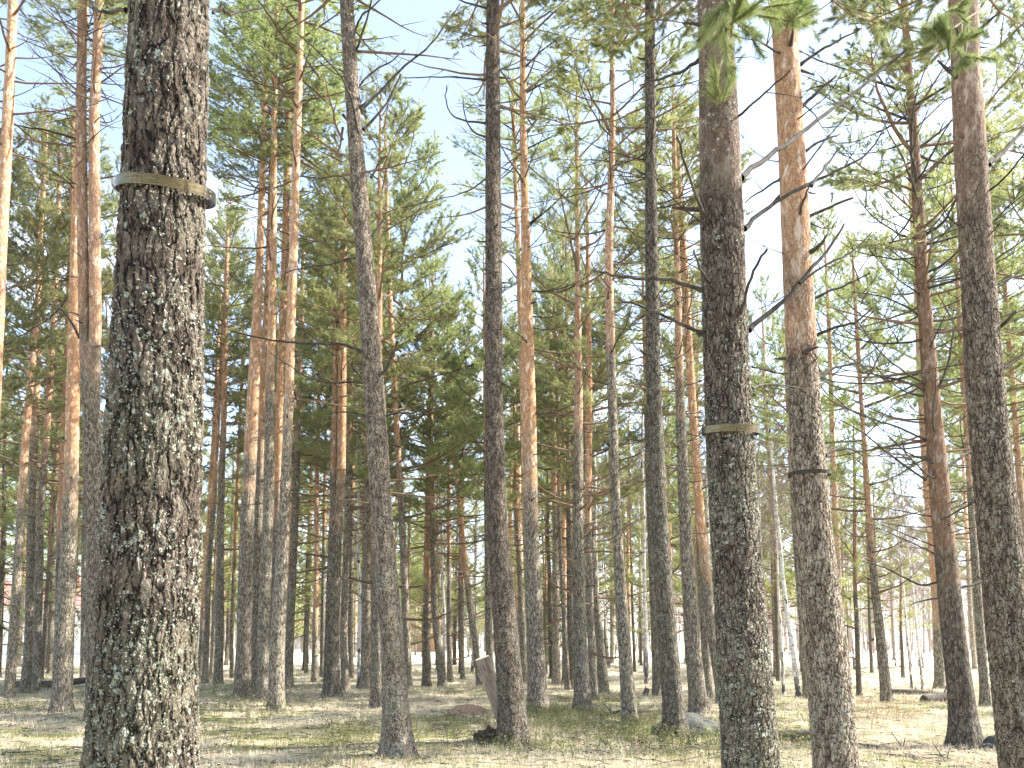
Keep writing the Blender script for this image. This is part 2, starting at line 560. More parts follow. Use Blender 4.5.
def make_stub(seed):
    rnd = random.Random(seed)
    g = Geo()
    d = Vector((1, rnd.uniform(-0.2, 0.2), rnd.uniform(-0.1, 0.6)))
    pts = bend_path(rnd, Vector((0, 0, 0)), d, 1.0, 3, 0.05, 0.12)
    g.tube(pts, [0.10, 0.075, 0.055, 0.03], 6, 0)
    return g.mesh("branch_stub", [M_DEAD])


DEAD = [make_dead(300 + i) for i in range(16)]
STUB = [make_stub(340 + i) for i in range(5)]


# ------------------------------------------------------------------ trunks
def trunk_mesh(path, sides, step, mat, flare=0.5, seed=0, zmin=-0.25, fine_to=None, cap=True, wob=0.02):
    """path: rows z, x, y, r in the tree's own space, rising"""
    r = np.random.default_rng(seed)
    path = np.array(path, float)
    z0, z1 = zmin, path[-1, 0]
    if fine_to is None:
        zs = np.arange(z0, z1 + step, step)
    else:
        a, b, fs = fine_to
        zs = np.concatenate([np.arange(z0, a, step), np.arange(a, b, fs), np.arange(b, z1 + step, step)])
    x = np.interp(zs, path[:, 0], path[:, 1]); y = np.interp(zs, path[:, 0], path[:, 2]); rr = np.interp(zs, path[:, 0], path[:, 3])
    # soften the corners of the path
    def sm(v):
        zz = np.arange(z0 - 1, z1 + 1, 0.1)
        vv = np.interp(zz, zs, v)
        # straight-line continuation at the ends
        lo = zz < z0; hi = zz > z1
        sl = (np.interp(z0 + 0.5, zs, v) - np.interp(z0, zs, v)) / 0.5
        vv[lo] = np.interp(z0, zs, v) + (zz[lo] - z0) * sl
        sh = (np.interp(z1, zs, v) - np.interp(z1 - 0.5, zs, v)) / 0.5
        vv[hi] = np.interp(z1, zs, v) + (zz[hi] - z1) * sh
        k = np.ones(11) / 11
        vs = np.convolve(vv, k, mode='same')
        vs[:6] = vv[:6]; vs[-6:] = vv[-6:]
        return np.interp(zs, zz, vs)
    if z1 - z0 > 2.5:
        x, y = sm(x), sm(y)
    th = np.linspace(0, 2 * np.pi, sides, endpoint=False)
    ph = r.uniform(0, 6.28, 6)
    Z, TH = np.meshgrid(zs, th, indexing='ij')
    RR = rr[:, None] * (1 + wob * np.sin(TH * 2 + ph[0] + Z * 0.7) + wob * 0.8 * np.sin(TH * 3 + ph[1] - Z * 1.1) + wob * 0.6 * np.sin(Z * 3.1 + ph[2]))
    fl = np.exp(-np.clip(Z, -0.3, None) / 0.20)
    RR = RR * (1 + flare * fl * (0.55 + 0.35 * np.sin(TH * 4 + ph[3]) + 0.25 * np.sin(TH * 7 + ph[4])))
    X = x[:, None] + RR * np.cos(TH); Y = y[:, None] + RR * np.sin(TH)
    V = np.stack([X, Y, Z], -1).reshape(-1, 3)
    nz = len(zs)
    i = np.arange(nz - 1)[:, None] * sides; k = np.arange(sides)[None, :]; k2 = (k + 1) % sides
    Fc = np.stack([i + k, i + k2, i + sides + k2, i + sides + k], -1).reshape(-1, 4)
    g = Geo(); g.add(V, Fc, 0)
    return g.mesh("trunk", [mat])


def path_at(path, z):
    p = np.array(path, float)
    return [float(np.interp(z, p[:, 0], p[:, c])) for c in (1, 2, 3)]


TREES = {}


def pixel_path(base, d, pts, H):
    """pts: rows (py, px centre, px width) from the ground upwards -> rows (z, x, y, r) about base"""
    rows = []
    for (py, px, w) in pts:
        p = pix(px, py, d)
        rr = w * 0.5 * d / F * 0.985
        rows.append([p.z - base.z, p.x - base.x, 0.0, rr])
    rows.sort()
    # run on down to the ground
    if rows[0][0] > 0.05:
        if len(rows) > 1:
            a, b = rows[0], rows[1]
            sx = (b[1] - a[1]) / (b[0] - a[0]); sr = (b[3] - a[3]) / (b[0] - a[0])
        else: sx = sr = 0
        a = rows[0]
        rows.insert(0, [-0.3, a[1] - sx * (a[0] + 0.3) if abs(a[1]) > 0.4 else 0.0, 0, a[3] - sr * a[0]])
    else:
        rows.insert(0, [-0.4, rows[0][1], 0, rows[0][3] * 1.02])
    # run on up to the top
    a, b = rows[-2], rows[-1]
    sx = (b[1] - rows[max(0, len(rows) - 3)][1]) / (b[0] - rows[max(0, len(rows) - 3)][0])
    z = b[0]
    if H > z + 0.5:
        for t in (0.35, 0.7, 1.0):
            rows.append([z + (H - z) * t, b[1] + sx * 0.6 * (H - z) * t, 0.0, b[3] * (1 - t) ** 0.8 + 0.018])
    return rows


def add_crown(t, kind, var, x, y, z, h, rs=1.0, rz=0.0):
    me = CROWNS[kind][var % len(CROWNS[kind])]
    s = h / CROWN_H[kind]
    o = obj("crown", me, t, (x, y, z), (0, 0, rz), (rs, rs, s))
    return o


def dead_branches(t, path, z0, z1, n, lmin, lmax, rnd, stubs=0, bias=None):
    for i in range(n):
        z = z0 + (z1 - z0) * (i + rnd.random()) / n
        x, y, r = path_at(path, z)
        az = rnd.uniform(0, 2 * math.pi) if bias is None else rnd.gauss(bias[0], bias[1])
        L = rnd.uniform(lmin, lmax) * (0.6 + 0.4 * (z - z0) / max(0.1, z1 - z0))
        o = obj("dead_branch", DEAD[rnd.randrange(len(DEAD))], t, (x + math.cos(az) * r * 0.6, y + math.sin(az) * r * 0.6, z),
                (0, rnd.uniform(-0.25, 0.2), az), (L, L, L * rnd.choice((1, 1, 0.7))))
    for i in range(stubs):
        z = rnd.uniform(z0, z1)
        x, y, r = path_at(path, z)
        az = rnd.uniform(0, 2 * math.pi)
        L = rnd.uniform(0.08, 0.26)
        o = obj("branch_stub", STUB[rnd.randrange(len(STUB))], t, (x + math.cos(az) * r * 0.8, y + math.sin(az) * r * 0.8, z),
                (rnd.uniform(0, 6), rnd.uniform(-0.4, 0.2), az), (L, L, L))


def pine(key, label, d, pts, H, hb, crown='high', var=0, trans=6.0, lich=0.45, orange=0.8, bright=0.6,
         dead=10, deadrange=None, lmin=0.5, lmax=1.3, stubs=8, hero=None, base=None, rs=1.0, seed=None, group=None, sides=20, step=0.22, cat="pine tree"):
    seed = seed or (abs(hash(key)) % 1000 if False else sum(ord(c) * (i + 3) for i, c in enumerate(key)))
    rnd = random.Random(seed)
    if base is None:
        py = 640 + 1280 / d
        if pts[0][0] >= py - 1.5:
            bx = pts[0][1]
        else:
            a, b = pts[0], pts[1]
            bx = a[1] + (a[1] - b[1]) / (a[0] - b[0]) * (py - a[0])
        B = pix(bx, py, d); B.z = float(ground_h(B.x, B.y))
    else:
        B = Vector(base)
    t = empty("pine_tree", B, label, cat, group)
    path = pixel_path(B, d, pts, H)
    if hero:
        me = trunk_mesh(path, hero[0], 0.05, M_HERO if key == 'hero' else M_MID, 0.45, seed, fine_to=(hero[1], hero[2], hero[3]))
    else:
        me = trunk_mesh(path, sides, step, M_BARK, 0.42, seed)
    tr = obj("trunk", me, t)
    tr.color = (trans / 20.0, lich, orange, bright)
    x, y, r = path_at(path, hb)
    if crown:
        add_crown(t, crown, var, x, y, hb, H - hb + 0.3, rs, rnd.uniform(0, 6.28))
    z0, z1 = deadrange or (2.2, hb)
    dead_branches(t, path, z0, z1, dead, lmin, lmax, rnd, stubs)
    TREES[key] = (t, B, path, d, tr)
    return t


def branch_px(key, name, pts, w0, w1, mat=None, dd=0.0, label=None, subs=0):
    """a branch part of a tree, drawn through pixels; dd: how far its tip comes nearer (-) or recedes (+)"""
    t, B, path, d, tr = TREES[key]
    rnd = random.Random(len(pts) * 17 + int(pts[0][0]))
    P = []
    n = len(pts)
    for i, (px, py) in enumerate(pts):
        P.append(pix(px, py, d + dd * i / (n - 1)) - B)
    # smooth by Catmull-Rom
    Q = []
    for i in range(n - 1):
        p0 = P[max(i - 1, 0)]; p1 = P[i]; p2 = P[i + 1]; p3 = P[min(i + 2, n - 1)]
        for s in range(4):
            u = s / 4.0
            q = 0.5 * ((2 * p1) + (p2 - p0) * u + (2 * p0 - 5 * p1 + 4 * p2 - p3) * u * u + (3 * p1 - p0 - 3 * p2 + p3) * u ** 3)
            Q.append(q + Vector((rnd.gauss(0, 1), rnd.gauss(0, 1), rnd.gauss(0, 1))) * 0.004)
    Q.append(P[-1])
    m = len(Q) - 1
    g = Geo()
    k = d / F * 0.5
    g.tube(Q, [(w0 + (w1 - w0) * (i / m) ** 0.8) * k * (1.35 if i == 0 else 1) for i in range(m + 1)], 7, 0)
    for q in range(subs):
        i = rnd.randint(m // 4, m - 1)
        dr = (Q[i + 1] - Q[i]).normalized()
        dr = (dr + Vector((rnd.gauss(0, 0.5), rnd.gauss(0, 0.4), rnd.gauss(0.1, 0.5)))).normalized()
        sp = bend_path(rnd, Q[i], dr, rnd.uniform(0.12, 0.4), 4, 0.06, 0.15)
        g.tube(sp, [0.0045, 0.004, 0.003, 0.0022, 0.0014], 4, 0)
    o = obj(name, g.mesh(name, [mat or M_DEAD]), t)
    if label: o["label"] = label
    return o


exec_trees = True
# ------------------------------------------------------------------ the pines one can tell apart
LG = "pine trunks of the stand"
pine('hero', "thick lichen-spotted pine trunk nearest the camera, carrying the loosest metal band", 2.9,
     [(900, 135, 116), (768, 141, 109), (640, 150, 95), (520, 152, 95), (400, 155.5, 91), (260, 162.5, 86), (120, 165.5, 84), (20, 169, 80)],
     19, 13.5, 'high', 0, trans=14, lich=0.72, orange=0.4, bright=0.21, dead=8, deadrange=(5, 13), hero=(300, 1.0, 4.3, 0.0042), stubs=5)
pine('nn', "dark mossy pine trunk carrying a brass-coloured metal band, right of the frame's middle", 5.1,
     [(768, 751, 57), (640, 742, 53), (520, 734, 48.5), (400, 728, 47.5), (260, 723, 46), (120, 719, 42), (20, 715, 39)],
     18, 11.5, 'high', 1, trans=4.6, lich=0.8, orange=0.1, bright=0.24, dead=8, deadrange=(6, 11), hero=(180, 0.6, 6.2, 0.0065), stubs=10)
pine('pp', "pine with a thin dull metal band and warm orange bark above it", 6.6,
     [(768, 836, 43), (640, 826, 42), (520, 812, 36), (400, 804, 34), (260, 797, 31), (120, 790, 29), (20, 784, 27)],
     18, 12, 'high', 2, trans=4.6, lich=0.55, orange=0.8, bright=0.54, dead=8, deadrange=(7, 12), hero=(150, 0.5, 7.2, 0.008), stubs=14)
pine('uu', "stout grey pine trunk cut by the right edge of the photo", 6.4,
     [(768, 1024, 45), (640, 1011, 43), (520, 998, 40), (400, 986, 36), (260, 977, 34), (120, 968, 32), (20, 964, 30)],
     18, 12, 'high', 0, trans=4.8, lich=0.45, orange=0.15, bright=0.36, dead=8, deadrange=(6.5, 12), hero=(150, 0.5, 7.2, 0.008), stubs=14)
pine('r', "grey-green lichened pine leaning left with a slender curved stem", 11.1,
     [(755, 399, 32), (700, 395, 27), (640, 392, 24), (520, 382, 22), (400, 375, 21.5), (260, 364.5, 18.5), (120, 354, 16.5), (20, 347.5, 15.5)],
     17, 11.5, 'high', 1, trans=12, lich=0.85, orange=0.3, bright=0.46, dead=4, deadrange=(9, 11.5), hero=(96, 0.0, 10.5, 0.02), stubs=14)
pine('z', "dark furrowed pine with the sawn log leaning on it", 12.2,
     [(745, 515, 32), (700, 511, 27), (640, 506, 25.5), (520, 497, 21), (400, 494, 19.5), (260, 493.5, 18), (120, 493, 16), (20, 493, 15)],
     18, 12, 'high', 2, trans=16, lich=0.35, orange=0.1, bright=0.30, dead=14, deadrange=(5, 12), lmax=1.1, hero=(84, 0.0, 11.5, 0.025), stubs=22)
pine('b', "orange-stemmed pine standing just left of the grey forked pine", 17.5,
     [(713, 62, 20), (640, 64, 18), (520, 70, 14), (400, 73, 13), (260, 75, 10), (120, 80, 9), (20, 84, 8)],
     19, 14.5, 'sparse', 0, trans=5.0, orange=0.95, bright=0.74, dead=16, deadrange=(4, 14), lmin=0.8, lmax=2.2, stubs=12)
pine('b2', "thin dark orange pine hidden half behind the orange-stemmed pine on the left", 24.0,
     [(693, 58, 8), (520, 60.5, 7.5), (400, 66, 7.5), (260, 71, 7), (120, 74, 6)],
     18, 13, 'high', 1, trans=4.5, orange=0.9, bright=0.61, dead=6)
pine('r_e', "pine at the extreme left edge, its pale orange stem leaning right", 15.0,
     [(725, -26, 17), (520, -14, 14), (400, -6, 13), (260, 0, 12), (120, 8, 11), (20, 12, 9)],
     18, 13.5, 'sparse', 1, trans=4.0, orange=0.7, bright=0.78, dead=14, deadrange=(5, 13), lmin=0.8, lmax=1.8)
pine('c1', "left of two slim grey pines standing side by side near the white house", 24.6,
     [(692, 26, 10.5), (640, 29.5, 9), (520, 31, 7.7), (400, 36, 7), (260, 41, 5.5), (150, 44, 4.5)],
     18.5, 9.5, 'full', 0, trans=7.5, lich=0.55, orange=0.6, bright=0.64, dead=14, lmin=0.8, lmax=1.8)
pine('c2', "right of two slim grey pines standing side by side near the white house", 24.2,
     [(693, 36, 8.5), (640, 37.5, 8), (520, 40, 7.3), (400, 49, 6.2), (260, 57, 5), (150, 60, 4)],
     17.5, 9.0, 'full', 1, trans=7.5, lich=0.55, orange=0.6, bright=0.64, dead=14, lmin=0.8, lmax=1.8)
pine('g', "tall pine, leftmost and thickest of the tight clump of tall pines", 21.3,
     [(700, 242, 17), (640, 244, 15), (520, 247, 14), (400, 253, 12), (260, 259.5, 8), (120, 264.5, 6), (20, 267, 5)],
     20, 14.5, 'full', 0, trans=6.3, lich=0.15, orange=0.85, bright=0.70, dead=9, lmax=1.6)
pine('h', "slim shaded pine wedged second from left in the tight clump", 22.8,
     [(696, 254, 9), (640, 255, 8), (520, 258.5, 8), (400, 262, 6), (260, 268, 5)],
     19, 14, 'high', 0, trans=7, orange=0.8, bright=0.60, dead=7)
pine('i', "slender pine with evenly tapering grey stem, third from left in the tight clump", 20.4,
     [(703, 263, 13), (640, 263, 12), (520, 268, 10.5), (400, 270, 9.5), (260, 273, 7.5), (120, 274, 6), (20, 276, 5)],
     20, 14, 'full', 2, trans=8.0, lich=0.45, orange=0.9, bright=0.72, dead=9, lmax=1.6)
pine('j', "reddish shaded pine fourth from left in the tight clump", 22.0,
     [(698, 272, 9), (640, 273, 8.5), (520, 277.5, 8), (400, 279.5, 7.5), (260, 285, 7.5), (120, 288, 7), (20, 290, 5)],
     20, 14.5, 'high', 2, trans=5, orange=1.0, bright=0.64, dead=8)
pine('k', "foremost pine of the tight clump, pale sunlit stem on its right side", 18.6,
     [(709, 276, 17), (640, 277.5, 15), (520, 284, 11), (400, 289, 9), (260, 293, 9), (120, 297.5, 8), (20, 301, 6.5)],
     20, 15, 'full', 1, trans=7.0, lich=0.25, orange=0.75, bright=0.81, dead=10, lmax=1.6, stubs=12)
pine('l', "slim greenish pine, rightmost and farthest of the tight clump", 28.0,
     [(686, 288, 10), (640, 289.5, 8.5), (520, 295, 7.5), (400, 299, 5.7), (300, 302, 5)],
     17, 7.5, 'full', 2, trans=9, lich=0.45, orange=0.6, bright=0.64, dead=10)
pine('n', "slim grey pine touching the right side of the two-stemmed orange pine", 25.6,
     [(690, 346, 8.5), (640, 343, 7), (520, 347, 6), (400, 350, 5)], 15, 7, 'full', 1, trans=8, bright=0.70, dead=16, lmax=1.6)
pine('o', "thin pole-like pine between the two-stemmed pine and the next grey pine", 33.0,
     [(679, 352, 5), (640, 350, 5), (520, 352, 4.5)], 14, 8, 'high', 2, trans=7, bright=0.70, dead=8)
pine('p', "pale grey pine showing left of the lichened leaning pine", 26.7,
     [(688, 366, 11.5), (640, 366, 10), (520, 367, 7.5), (400, 368, 6)], 17, 7.0, 'full', 0, trans=7.5, lich=0.35, bright=0.81, dead=14)
pine('q', "brownish pine half hidden behind the lichened leaning pine, low on its left", 19.7,
     [(705, 377, 13), (640, 377, 12), (520, 379, 9), (400, 378, 8)], 16, 8.0, 'full', 1, trans=8, lich=0.45, bright=0.60, dead=8)
pine('s', "orange pine with a broad dense crown just right of the leaning lichened stem", 25.6,
     [(690, 408, 9), (640, 407, 8), (520, 402, 7), (400, 395, 6), (260, 388, 5.3), (170, 386, 4)],
     19.3, 6.6, 'full', 2, trans=7, orange=0.95, bright=0.74, dead=10, rs=1.35)
pine('t', "straight red-brown pine beyond the brown mound of needles", 29.0,
     [(684, 427, 9.5), (640, 426, 8.5), (520, 428, 7), (440, 430, 6)], 16, 6.0, 'full', 0, trans=3.5, orange=1.0, bright=0.66, dead=10)
pine('u', "grey pine with a crooked foot leaning left, beyond the brown mound", 28.5,
     [(686, 443, 9), (640, 437.5, 8), (600, 434, 7), (520, 433, 6), (440, 431, 5)], 15, 6.0, 'full', 1, trans=6, orange=0.8, bright=0.70, dead=6)
pine('v', "slender upright pine behind the brown mound of needles", 31.0,
     [(681, 450, 6), (640, 449, 5), (520, 449, 4.5)], 15, 6, 'high', 1, trans=5, orange=0.9, bright=0.70, dead=6)
pine('w', "thinnest straight pine between the mound and the sawn log", 33.0,
     [(679, 462.5, 4.2), (640, 462, 4), (520, 463, 3.5)], 13, 7.5, 'high', 0, trans=4, orange=0.9, bright=0.74, dead=6)
pine('x', "slanting pine rising to the left above the sawn log", 28.4,
     [(685, 480, 7), (640, 475, 6.5), (600, 469, 6), (520, 460.5, 5.5), (420, 452, 5)], 14, 6.5, 'full', 2, trans=3.5, orange=0.95, bright=0.78, dead=6)
pine('y', "grey pine directly behind the sawn log's cut end", 25.0,
     [(691, 491, 8), (640, 489, 7.5), (520, 487, 6)], 14, 5.5, 'full', 0, trans=7, bright=0.61, dead=8)
pine('z2', "pale slim pine peeping out right of the dark furrowed pine", 30.0,
     [(683, 524, 6.5), (640, 523, 6), (520, 517, 5)], 13, 8.0, 'high', 2, trans=6, bright=0.79, dead=5)
pine('aa', "straight pine whose stem turns from dark grey to bright orange half way up", 17.6,
     [(712, 538, 19.5), (640, 536, 17), (520, 531, 14.8), (400, 529, 14), (260, 526, 10), (120, 523, 7.5), (20, 523, 6.5)],
     19, 14.5, 'sparse', 0, trans=5.1, lich=0.12, orange=0.95, bright=0.72, dead=34, deadrange=(4, 15.5), lmin=0.8, lmax=2.2, stubs=16)
pine('aa2', "thin pale orange pine shadowing the half orange pine on its left", 22.0,
     [(698, 532, 8), (520, 526, 7), (400, 523, 6), (260, 518.5, 5.5), (120, 513.5, 4.5)],
     18, 14, 'sparse', 1, trans=5, orange=0.75, bright=0.79, dead=8)
pine('bb', "thin straight pine left of a pair of close grey trunks", 25.5,
     [(690, 568, 6), (640, 565, 5.2), (520, 559, 3.8), (440, 558, 3.2)], 13.5, 8, 'high', 0, trans=6, bright=0.66, dead=14)
pine('cc', "dark shaded pine half covered by the grey trunk in front of it", 26.0,
     [(689, 573, 8.5), (640, 571, 7.5), (520, 569, 6), (440, 568, 5)], 15, 5.5, 'full', 1, trans=9, bright=0.57, dead=12)
pine('dd', "greenish-grey straight pine with twiggy dead branches, right of the half orange pine", 18.3,
     [(710, 583, 17), (640, 580, 13.8), (520, 578, 11), (400, 578.5, 9), (260, 577.5, 5)],
     15.5, 7.4, 'sparse', 1, trans=6.5, lich=0.55, orange=0.6, bright=0.67, dead=26, deadrange=(2.6, 8), lmin=0.6, lmax=1.5, stubs=10)
pine('ee', "reddish topped pine right behind the greenish-grey straight pine", 22.0,
     [(698, 594, 9), (640, 591, 8), (520, 588, 6.5), (400, 589, 7)], 15, 6.0, 'sparse', 0, trans=4.8, orange=1.0, bright=0.70, dead=16, lmax=1.5)
pine('ff', "sturdy short-looking grey pine leaning left under low green boughs", 24.6,
     [(692, 604, 11), (640, 600, 8.6), (580, 594, 7)], 13, 5.5, 'full', 2, trans=8, bright=0.64, dead=8)
pine('gg', "slender pine with a long even lean left, grey below and tan above", 15.6,
     [(722, 630, 15), (640, 624, 13.2), (520, 616, 10.5), (400, 612, 9.7), (260, 608.5, 8.8), (120, 613, 6), (20, 612, 5)],
     15.5, 11.0, 'high', 1, trans=7.2, lich=0.35, orange=0.5, bright=0.70, dead=28, deadrange=(4, 12), lmin=0.6, lmax=2.0, stubs=14)
pine('ii', "dark pine mostly hidden behind the trunk beside the boulder", 23.5,
     [(694, 658, 10), (640, 655.5, 8.5), (560, 652, 8)], 14, 9, 'full', 0, trans=9, bright=0.57, dead=5)
pine('jj', "dark mottled pine rising beside the grey boulder", 13.0,
     [(738, 676, 25), (700, 673, 21.5), (640, 667.5, 20), (520, 659.5, 17), (400, 654, 15.7), (260, 651.5, 13.7), (120, 650.5, 12), (20, 650, 11)],
     17, 12.2, 'high', 0, trans=14, lich=0.45, orange=0.3, bright=0.36, dead=26, deadrange=(4, 12), lmin=0.6, lmax=1.9, stubs=20, sides=40, step=0.1)
pine('kk', "mid-brown pine between the boulder and the dark banded trunk", 17.5,
     [(713, 699, 19), (640, 692.5, 15), (520, 685, 12.6), (400, 680, 9.7), (260, 677, 6.3)],
     14.5, 9.0, 'full', 1, trans=7.0, lich=0.25, orange=0.7, bright=0.66, dead=32, deadrange=(3.5, 11), lmin=0.6, lmax=2.0, stubs=10, rs=0.8)
pine('ll', "small pine glimpsed between the mid-brown pine and the dark banded trunk", 23.0,
     [(696, 708, 9), (640, 705, 7.5), (560, 700, 6.5)], 11, 7.5, 'high', 1, trans=7, bright=0.67, dead=8)
pine('mm', "orange pine leaning left out from behind the dark banded trunk", 20.0,
     [(704, 723, 11), (640, 713, 10.5), (520, 700, 9.5), (400, 692, 8.5), (260, 684, 7.8), (150, 677, 6)],
     15, 11.2, 'high', 2, trans=3.3, orange=1.0, bright=0.73, dead=30, deadrange=(3, 12), lmax=1.8, stubs=10)
pine('rr', "mid-distance pine with a low broad crown standing alone in the right clearing", 20.3,
     [(703, 887, 11), (640, 881, 9.2), (580, 874, 7.5), (520, 869.5, 6), (400, 861, 4)],
     12.0, 5.2, 'sparse', 0, trans=4.0, lich=0.15, orange=0.9, bright=0.64, dead=10, deadrange=(2.4, 5.6), lmax=1.8)
pine('ss', "reddish-brown pine thick with dark dead limbs, left of the edge trunk", 12.5,
     [(742, 966, 29), (700, 962, 25), (640, 954, 22.5), (520, 942, 19.5), (400, 932, 16.3), (260, 921, 13), (120, 913, 9), (50, 907, 7)],
     13.5, 7.6, 'sparse', 1, trans=2.6, lich=0.02, orange=0.65, bright=0.32, dead=78, deadrange=(2.8, 11), lmin=0.9, lmax=2.8, stubs=10, sides=40, step=0.1, rs=1.1)
pine('tt', "slim bare-stemmed pine between the reddish-brown pine and the edge trunk", 19.0,
     [(707, 986, 9.5), (640, 981, 8.4), (520, 972, 6.5), (440, 967, 5)],
     14, 7.0, 'full', 2, trans=5, bright=0.65, orange=0.8, dead=26, lmin=0.8, lmax=2.2, rs=0.9)
pine('vv', "short dark pine at the lower right edge behind the edge trunk", 21.0,
     [(701, 1042, 9), (520, 1022, 7), (440, 1017, 6)], 14, 7.0, 'full', 0, trans=5, bright=0.64, orange=0.8, dead=10)
pine('oo', "thin grey pine showing just left of the thin-banded pine's foot", 22.0,
     [(698, 806, 6), (640, 802, 4.5), (560, 796, 4)], 10.5, 6.5, 'full', 1, trans=6, bright=0.65, dead=6, rs=0.7)
pine('f2', "straight grey pine just right of the nearest trunk, second of the thin group", 29.5,
     [(683, 205, 6.5), (640, 206.5, 5.5), (560, 209, 5.2), (520, 213, 4.8), (400, 219, 4.2)], 17, 11, 'full', 0, trans=7, bright=0.67, dead=10)
pine('f1', "very thin orange pine touching the right edge of the nearest trunk", 31.0,
     [(681, 199, 5), (620, 203, 4.6), (560, 206, 4.4), (520, 209, 4.4), (430, 214, 4.2)], 16, 10.5, 'high', 1, trans=2.2, orange=1.0, bright=0.76, dead=8)
pine('f3', "greyish pine with tall straight stem midway between the nearest trunk and the clump", 28.3,
     [(685, 218, 9.5), (640, 219.5, 8.5), (520, 220.5, 6.7), (400, 224, 5.3), (290, 226, 4.8)], 18, 12, 'high', 2, trans=8.5, orange=0.8, bright=0.66, dead=12)
pine('f4', "thin dim pine standing close left of the tight clump", 34.0,
     [(677.5, 232, 4.6), (640, 231.5, 4.2), (520, 236, 3.8), (400, 241, 3.4)], 17, 11, 'high', 0, trans=5, bright=0.61, orange=0.9, dead=6)
pine('d', "thin dark pine trunk against the white house wall", 36.0,
     [(675.5, 50, 6), (640, 51, 5.5), (520, 54, 5)], 15, 7, 'full', 1, trans=9, bright=0.54, dead=6)
pine('e', "light grey pine trunk between the forked pine and the orange-stemmed pine", 32.0,
     [(680, 84, 7.5), (640, 84, 6.8), (520, 85, 6)], 15, 8, 'full', 2, trans=9, bright=0.79, dead=6)
pine('l3', "thin green-shaded pine right of the tight clump, nearer one of a pair", 40.0,
     [(672, 306, 3.6), (600, 308, 3.2)], 14, 8, 'high', 2, trans=6, bright=0.61, dead=4)
pine('l4', "thin dark pine just left of the two-stemmed orange pine's foot", 34.0,
     [(677.6, 322, 4.6), (600, 323, 4.2)], 14, 7.5, 'high', 1, trans=6, bright=0.57, dead=4)


def forked(key, label, d, pts, stems, trans, lich, bright, orange, H, hb, crowns, dead=10, **kw):
    rnd = random.Random(77 + len(key))
    py = 640 + 1280 / d
    B = pix(pts[0][1], py, d); B.z = float(ground_h(B.x, B.y))
    t = empty("forked_pine_tree", B, label, "pine tree")
    path = pixel_path(B, d, pts, 0)
    tr = obj("trunk", trunk_mesh(path, 28, 0.15, M_BARK, 0.45, 5), t)
    tr.color = (trans / 20, lich, orange, bright)
    for i, st in enumerate(stems):
        pth = pixel_path(B, d, st, H)
        pth = [r for r in pth if r[0] > path[-1][0] - 1.2] if len(pth) > 3 else pth
        # start inside the trunk
        zt = path[-1][0]
        a = path_at(path, zt - 0.5)
        first = pixel_path(B, d, st, H)
        zs0 = min(r[0] for r in first if r[0] > 0.5)
        pth = [[zt - 0.55, a[0], (0.03 if i else -0.03), first[1][3] * 0.9]] + [r for r in first if r[0] >= zs0]
        so = obj("stem", trunk_mesh(pth, 20, 0.15, M_BARK, 0.0, 9 + i, zmin=zt - 0.55), t)
        so.color = ((trans + 0.3) / 20, lich * 0.5, orange, bright * (1.15 if i else 0.85))
        x, y, r = path_at(pth, hb)
        add_crown(t, crowns, i, x, y, hb, H - hb + 0.3, 0.8, rnd.uniform(0, 6))
        dead_branches(t, pth, zt, hb + 1, dead, 0.7, 1.9, rnd, 5)
    dead_branches(t, path, 3.0, path[-1][0], dead // 2, 0.4, 1.3, rnd, 6)
    TREES[key] = (t, B, path, d, tr)


forked('a', "grey pine that forks high up into two close orange stems", 16.2,
       [(719, 97, 21), (640, 96, 18), (520, 94.5, 15.5), (400, 91, 17.5), (350, 90.5, 21)],
       [[(345, 84.5, 11), (260, 83, 10.5), (120, 81, 10), (20, 82, 9.5)], [(345, 95.5, 12), (260, 95, 11.5), (120, 94, 10.5), (20, 99, 10)]],
       7.3, 0.35, 0.56, 0.6, 19, 14.5, 'sparse', 12)
forked('m', "grey pine dividing at half height into two orange stems, behind the clump", 22.4,
       [(697, 332, 18), (640, 332, 14.5), (560, 334, 13.5), (500, 337, 13.5)],
       [[(495, 332.5, 7), (400, 335, 5.2), (310, 335, 4.8)], [(495, 341, 9), (400, 342, 9), (310, 343, 7)]],
       5.6, 0.25, 0.50, 0.95, 15.5, 10.5, 'full', 12)

# individually traced branches
NB = [
    ([(740, 178), (768, 156), (800, 134), (835, 107), (870, 80), (906, 50)], 6.5, 3.2, 1.2, 0, "long pale grey dead branch"),
    ([(744, 229), (768, 207), (800, 189), (835, 172), (865, 155), (884, 132)], 5.5, 1.6, 0.4, 3, None),
    ([(812, 185), (826, 166), (840, 148)], 3.5, 2.0, 0.2, 0, None),
    ([(749, 328), (782, 302), (812, 268), (830, 247), (844, 224)], 6.0, 2.4, 0.3, 0, None),
    ([(800, 283), (830, 262), (852, 252), (872, 232)], 3.0, 1.4, 0.2, 1, None),
    ([(731, 333), (744, 302), (754, 270), (767, 249)], 4.2, 2.2, -0.6, 0, None),
    ([(712, 288), (700, 268), (694, 250)], 3.0, 1.6, -0.6, 0, None),
    ([(711, 226), (700, 205), (690, 178), (677, 137)], 4.2, 2.0, -0.7, 0, None),
    ([(701, 290), (672, 281), (635, 278), (612, 275), (593, 270)], 4.6, 2.0, -0.2, 0, None),
    ([(702, 334), (672, 319), (645, 308), (619, 299)], 4.2, 1.6, 0.2, 0, None),
    ([(728, 124), (748, 108), (770, 88), (790, 70)], 3.4, 1.4, -0.3, 1, None),
    ([(700, 60), (680, 72), (655, 80), (640, 86)], 4.4, 1.4, 0.5, 3, None),
    ([(752, 388), (770, 384), (800, 388)], 2.4, 1.0, 0.6, 1, None),
]
for p, a, b, dd, sb, lb in NB:
    branch_px('nn', "dead_branch", p, a, b, None, dd, lb, sb)
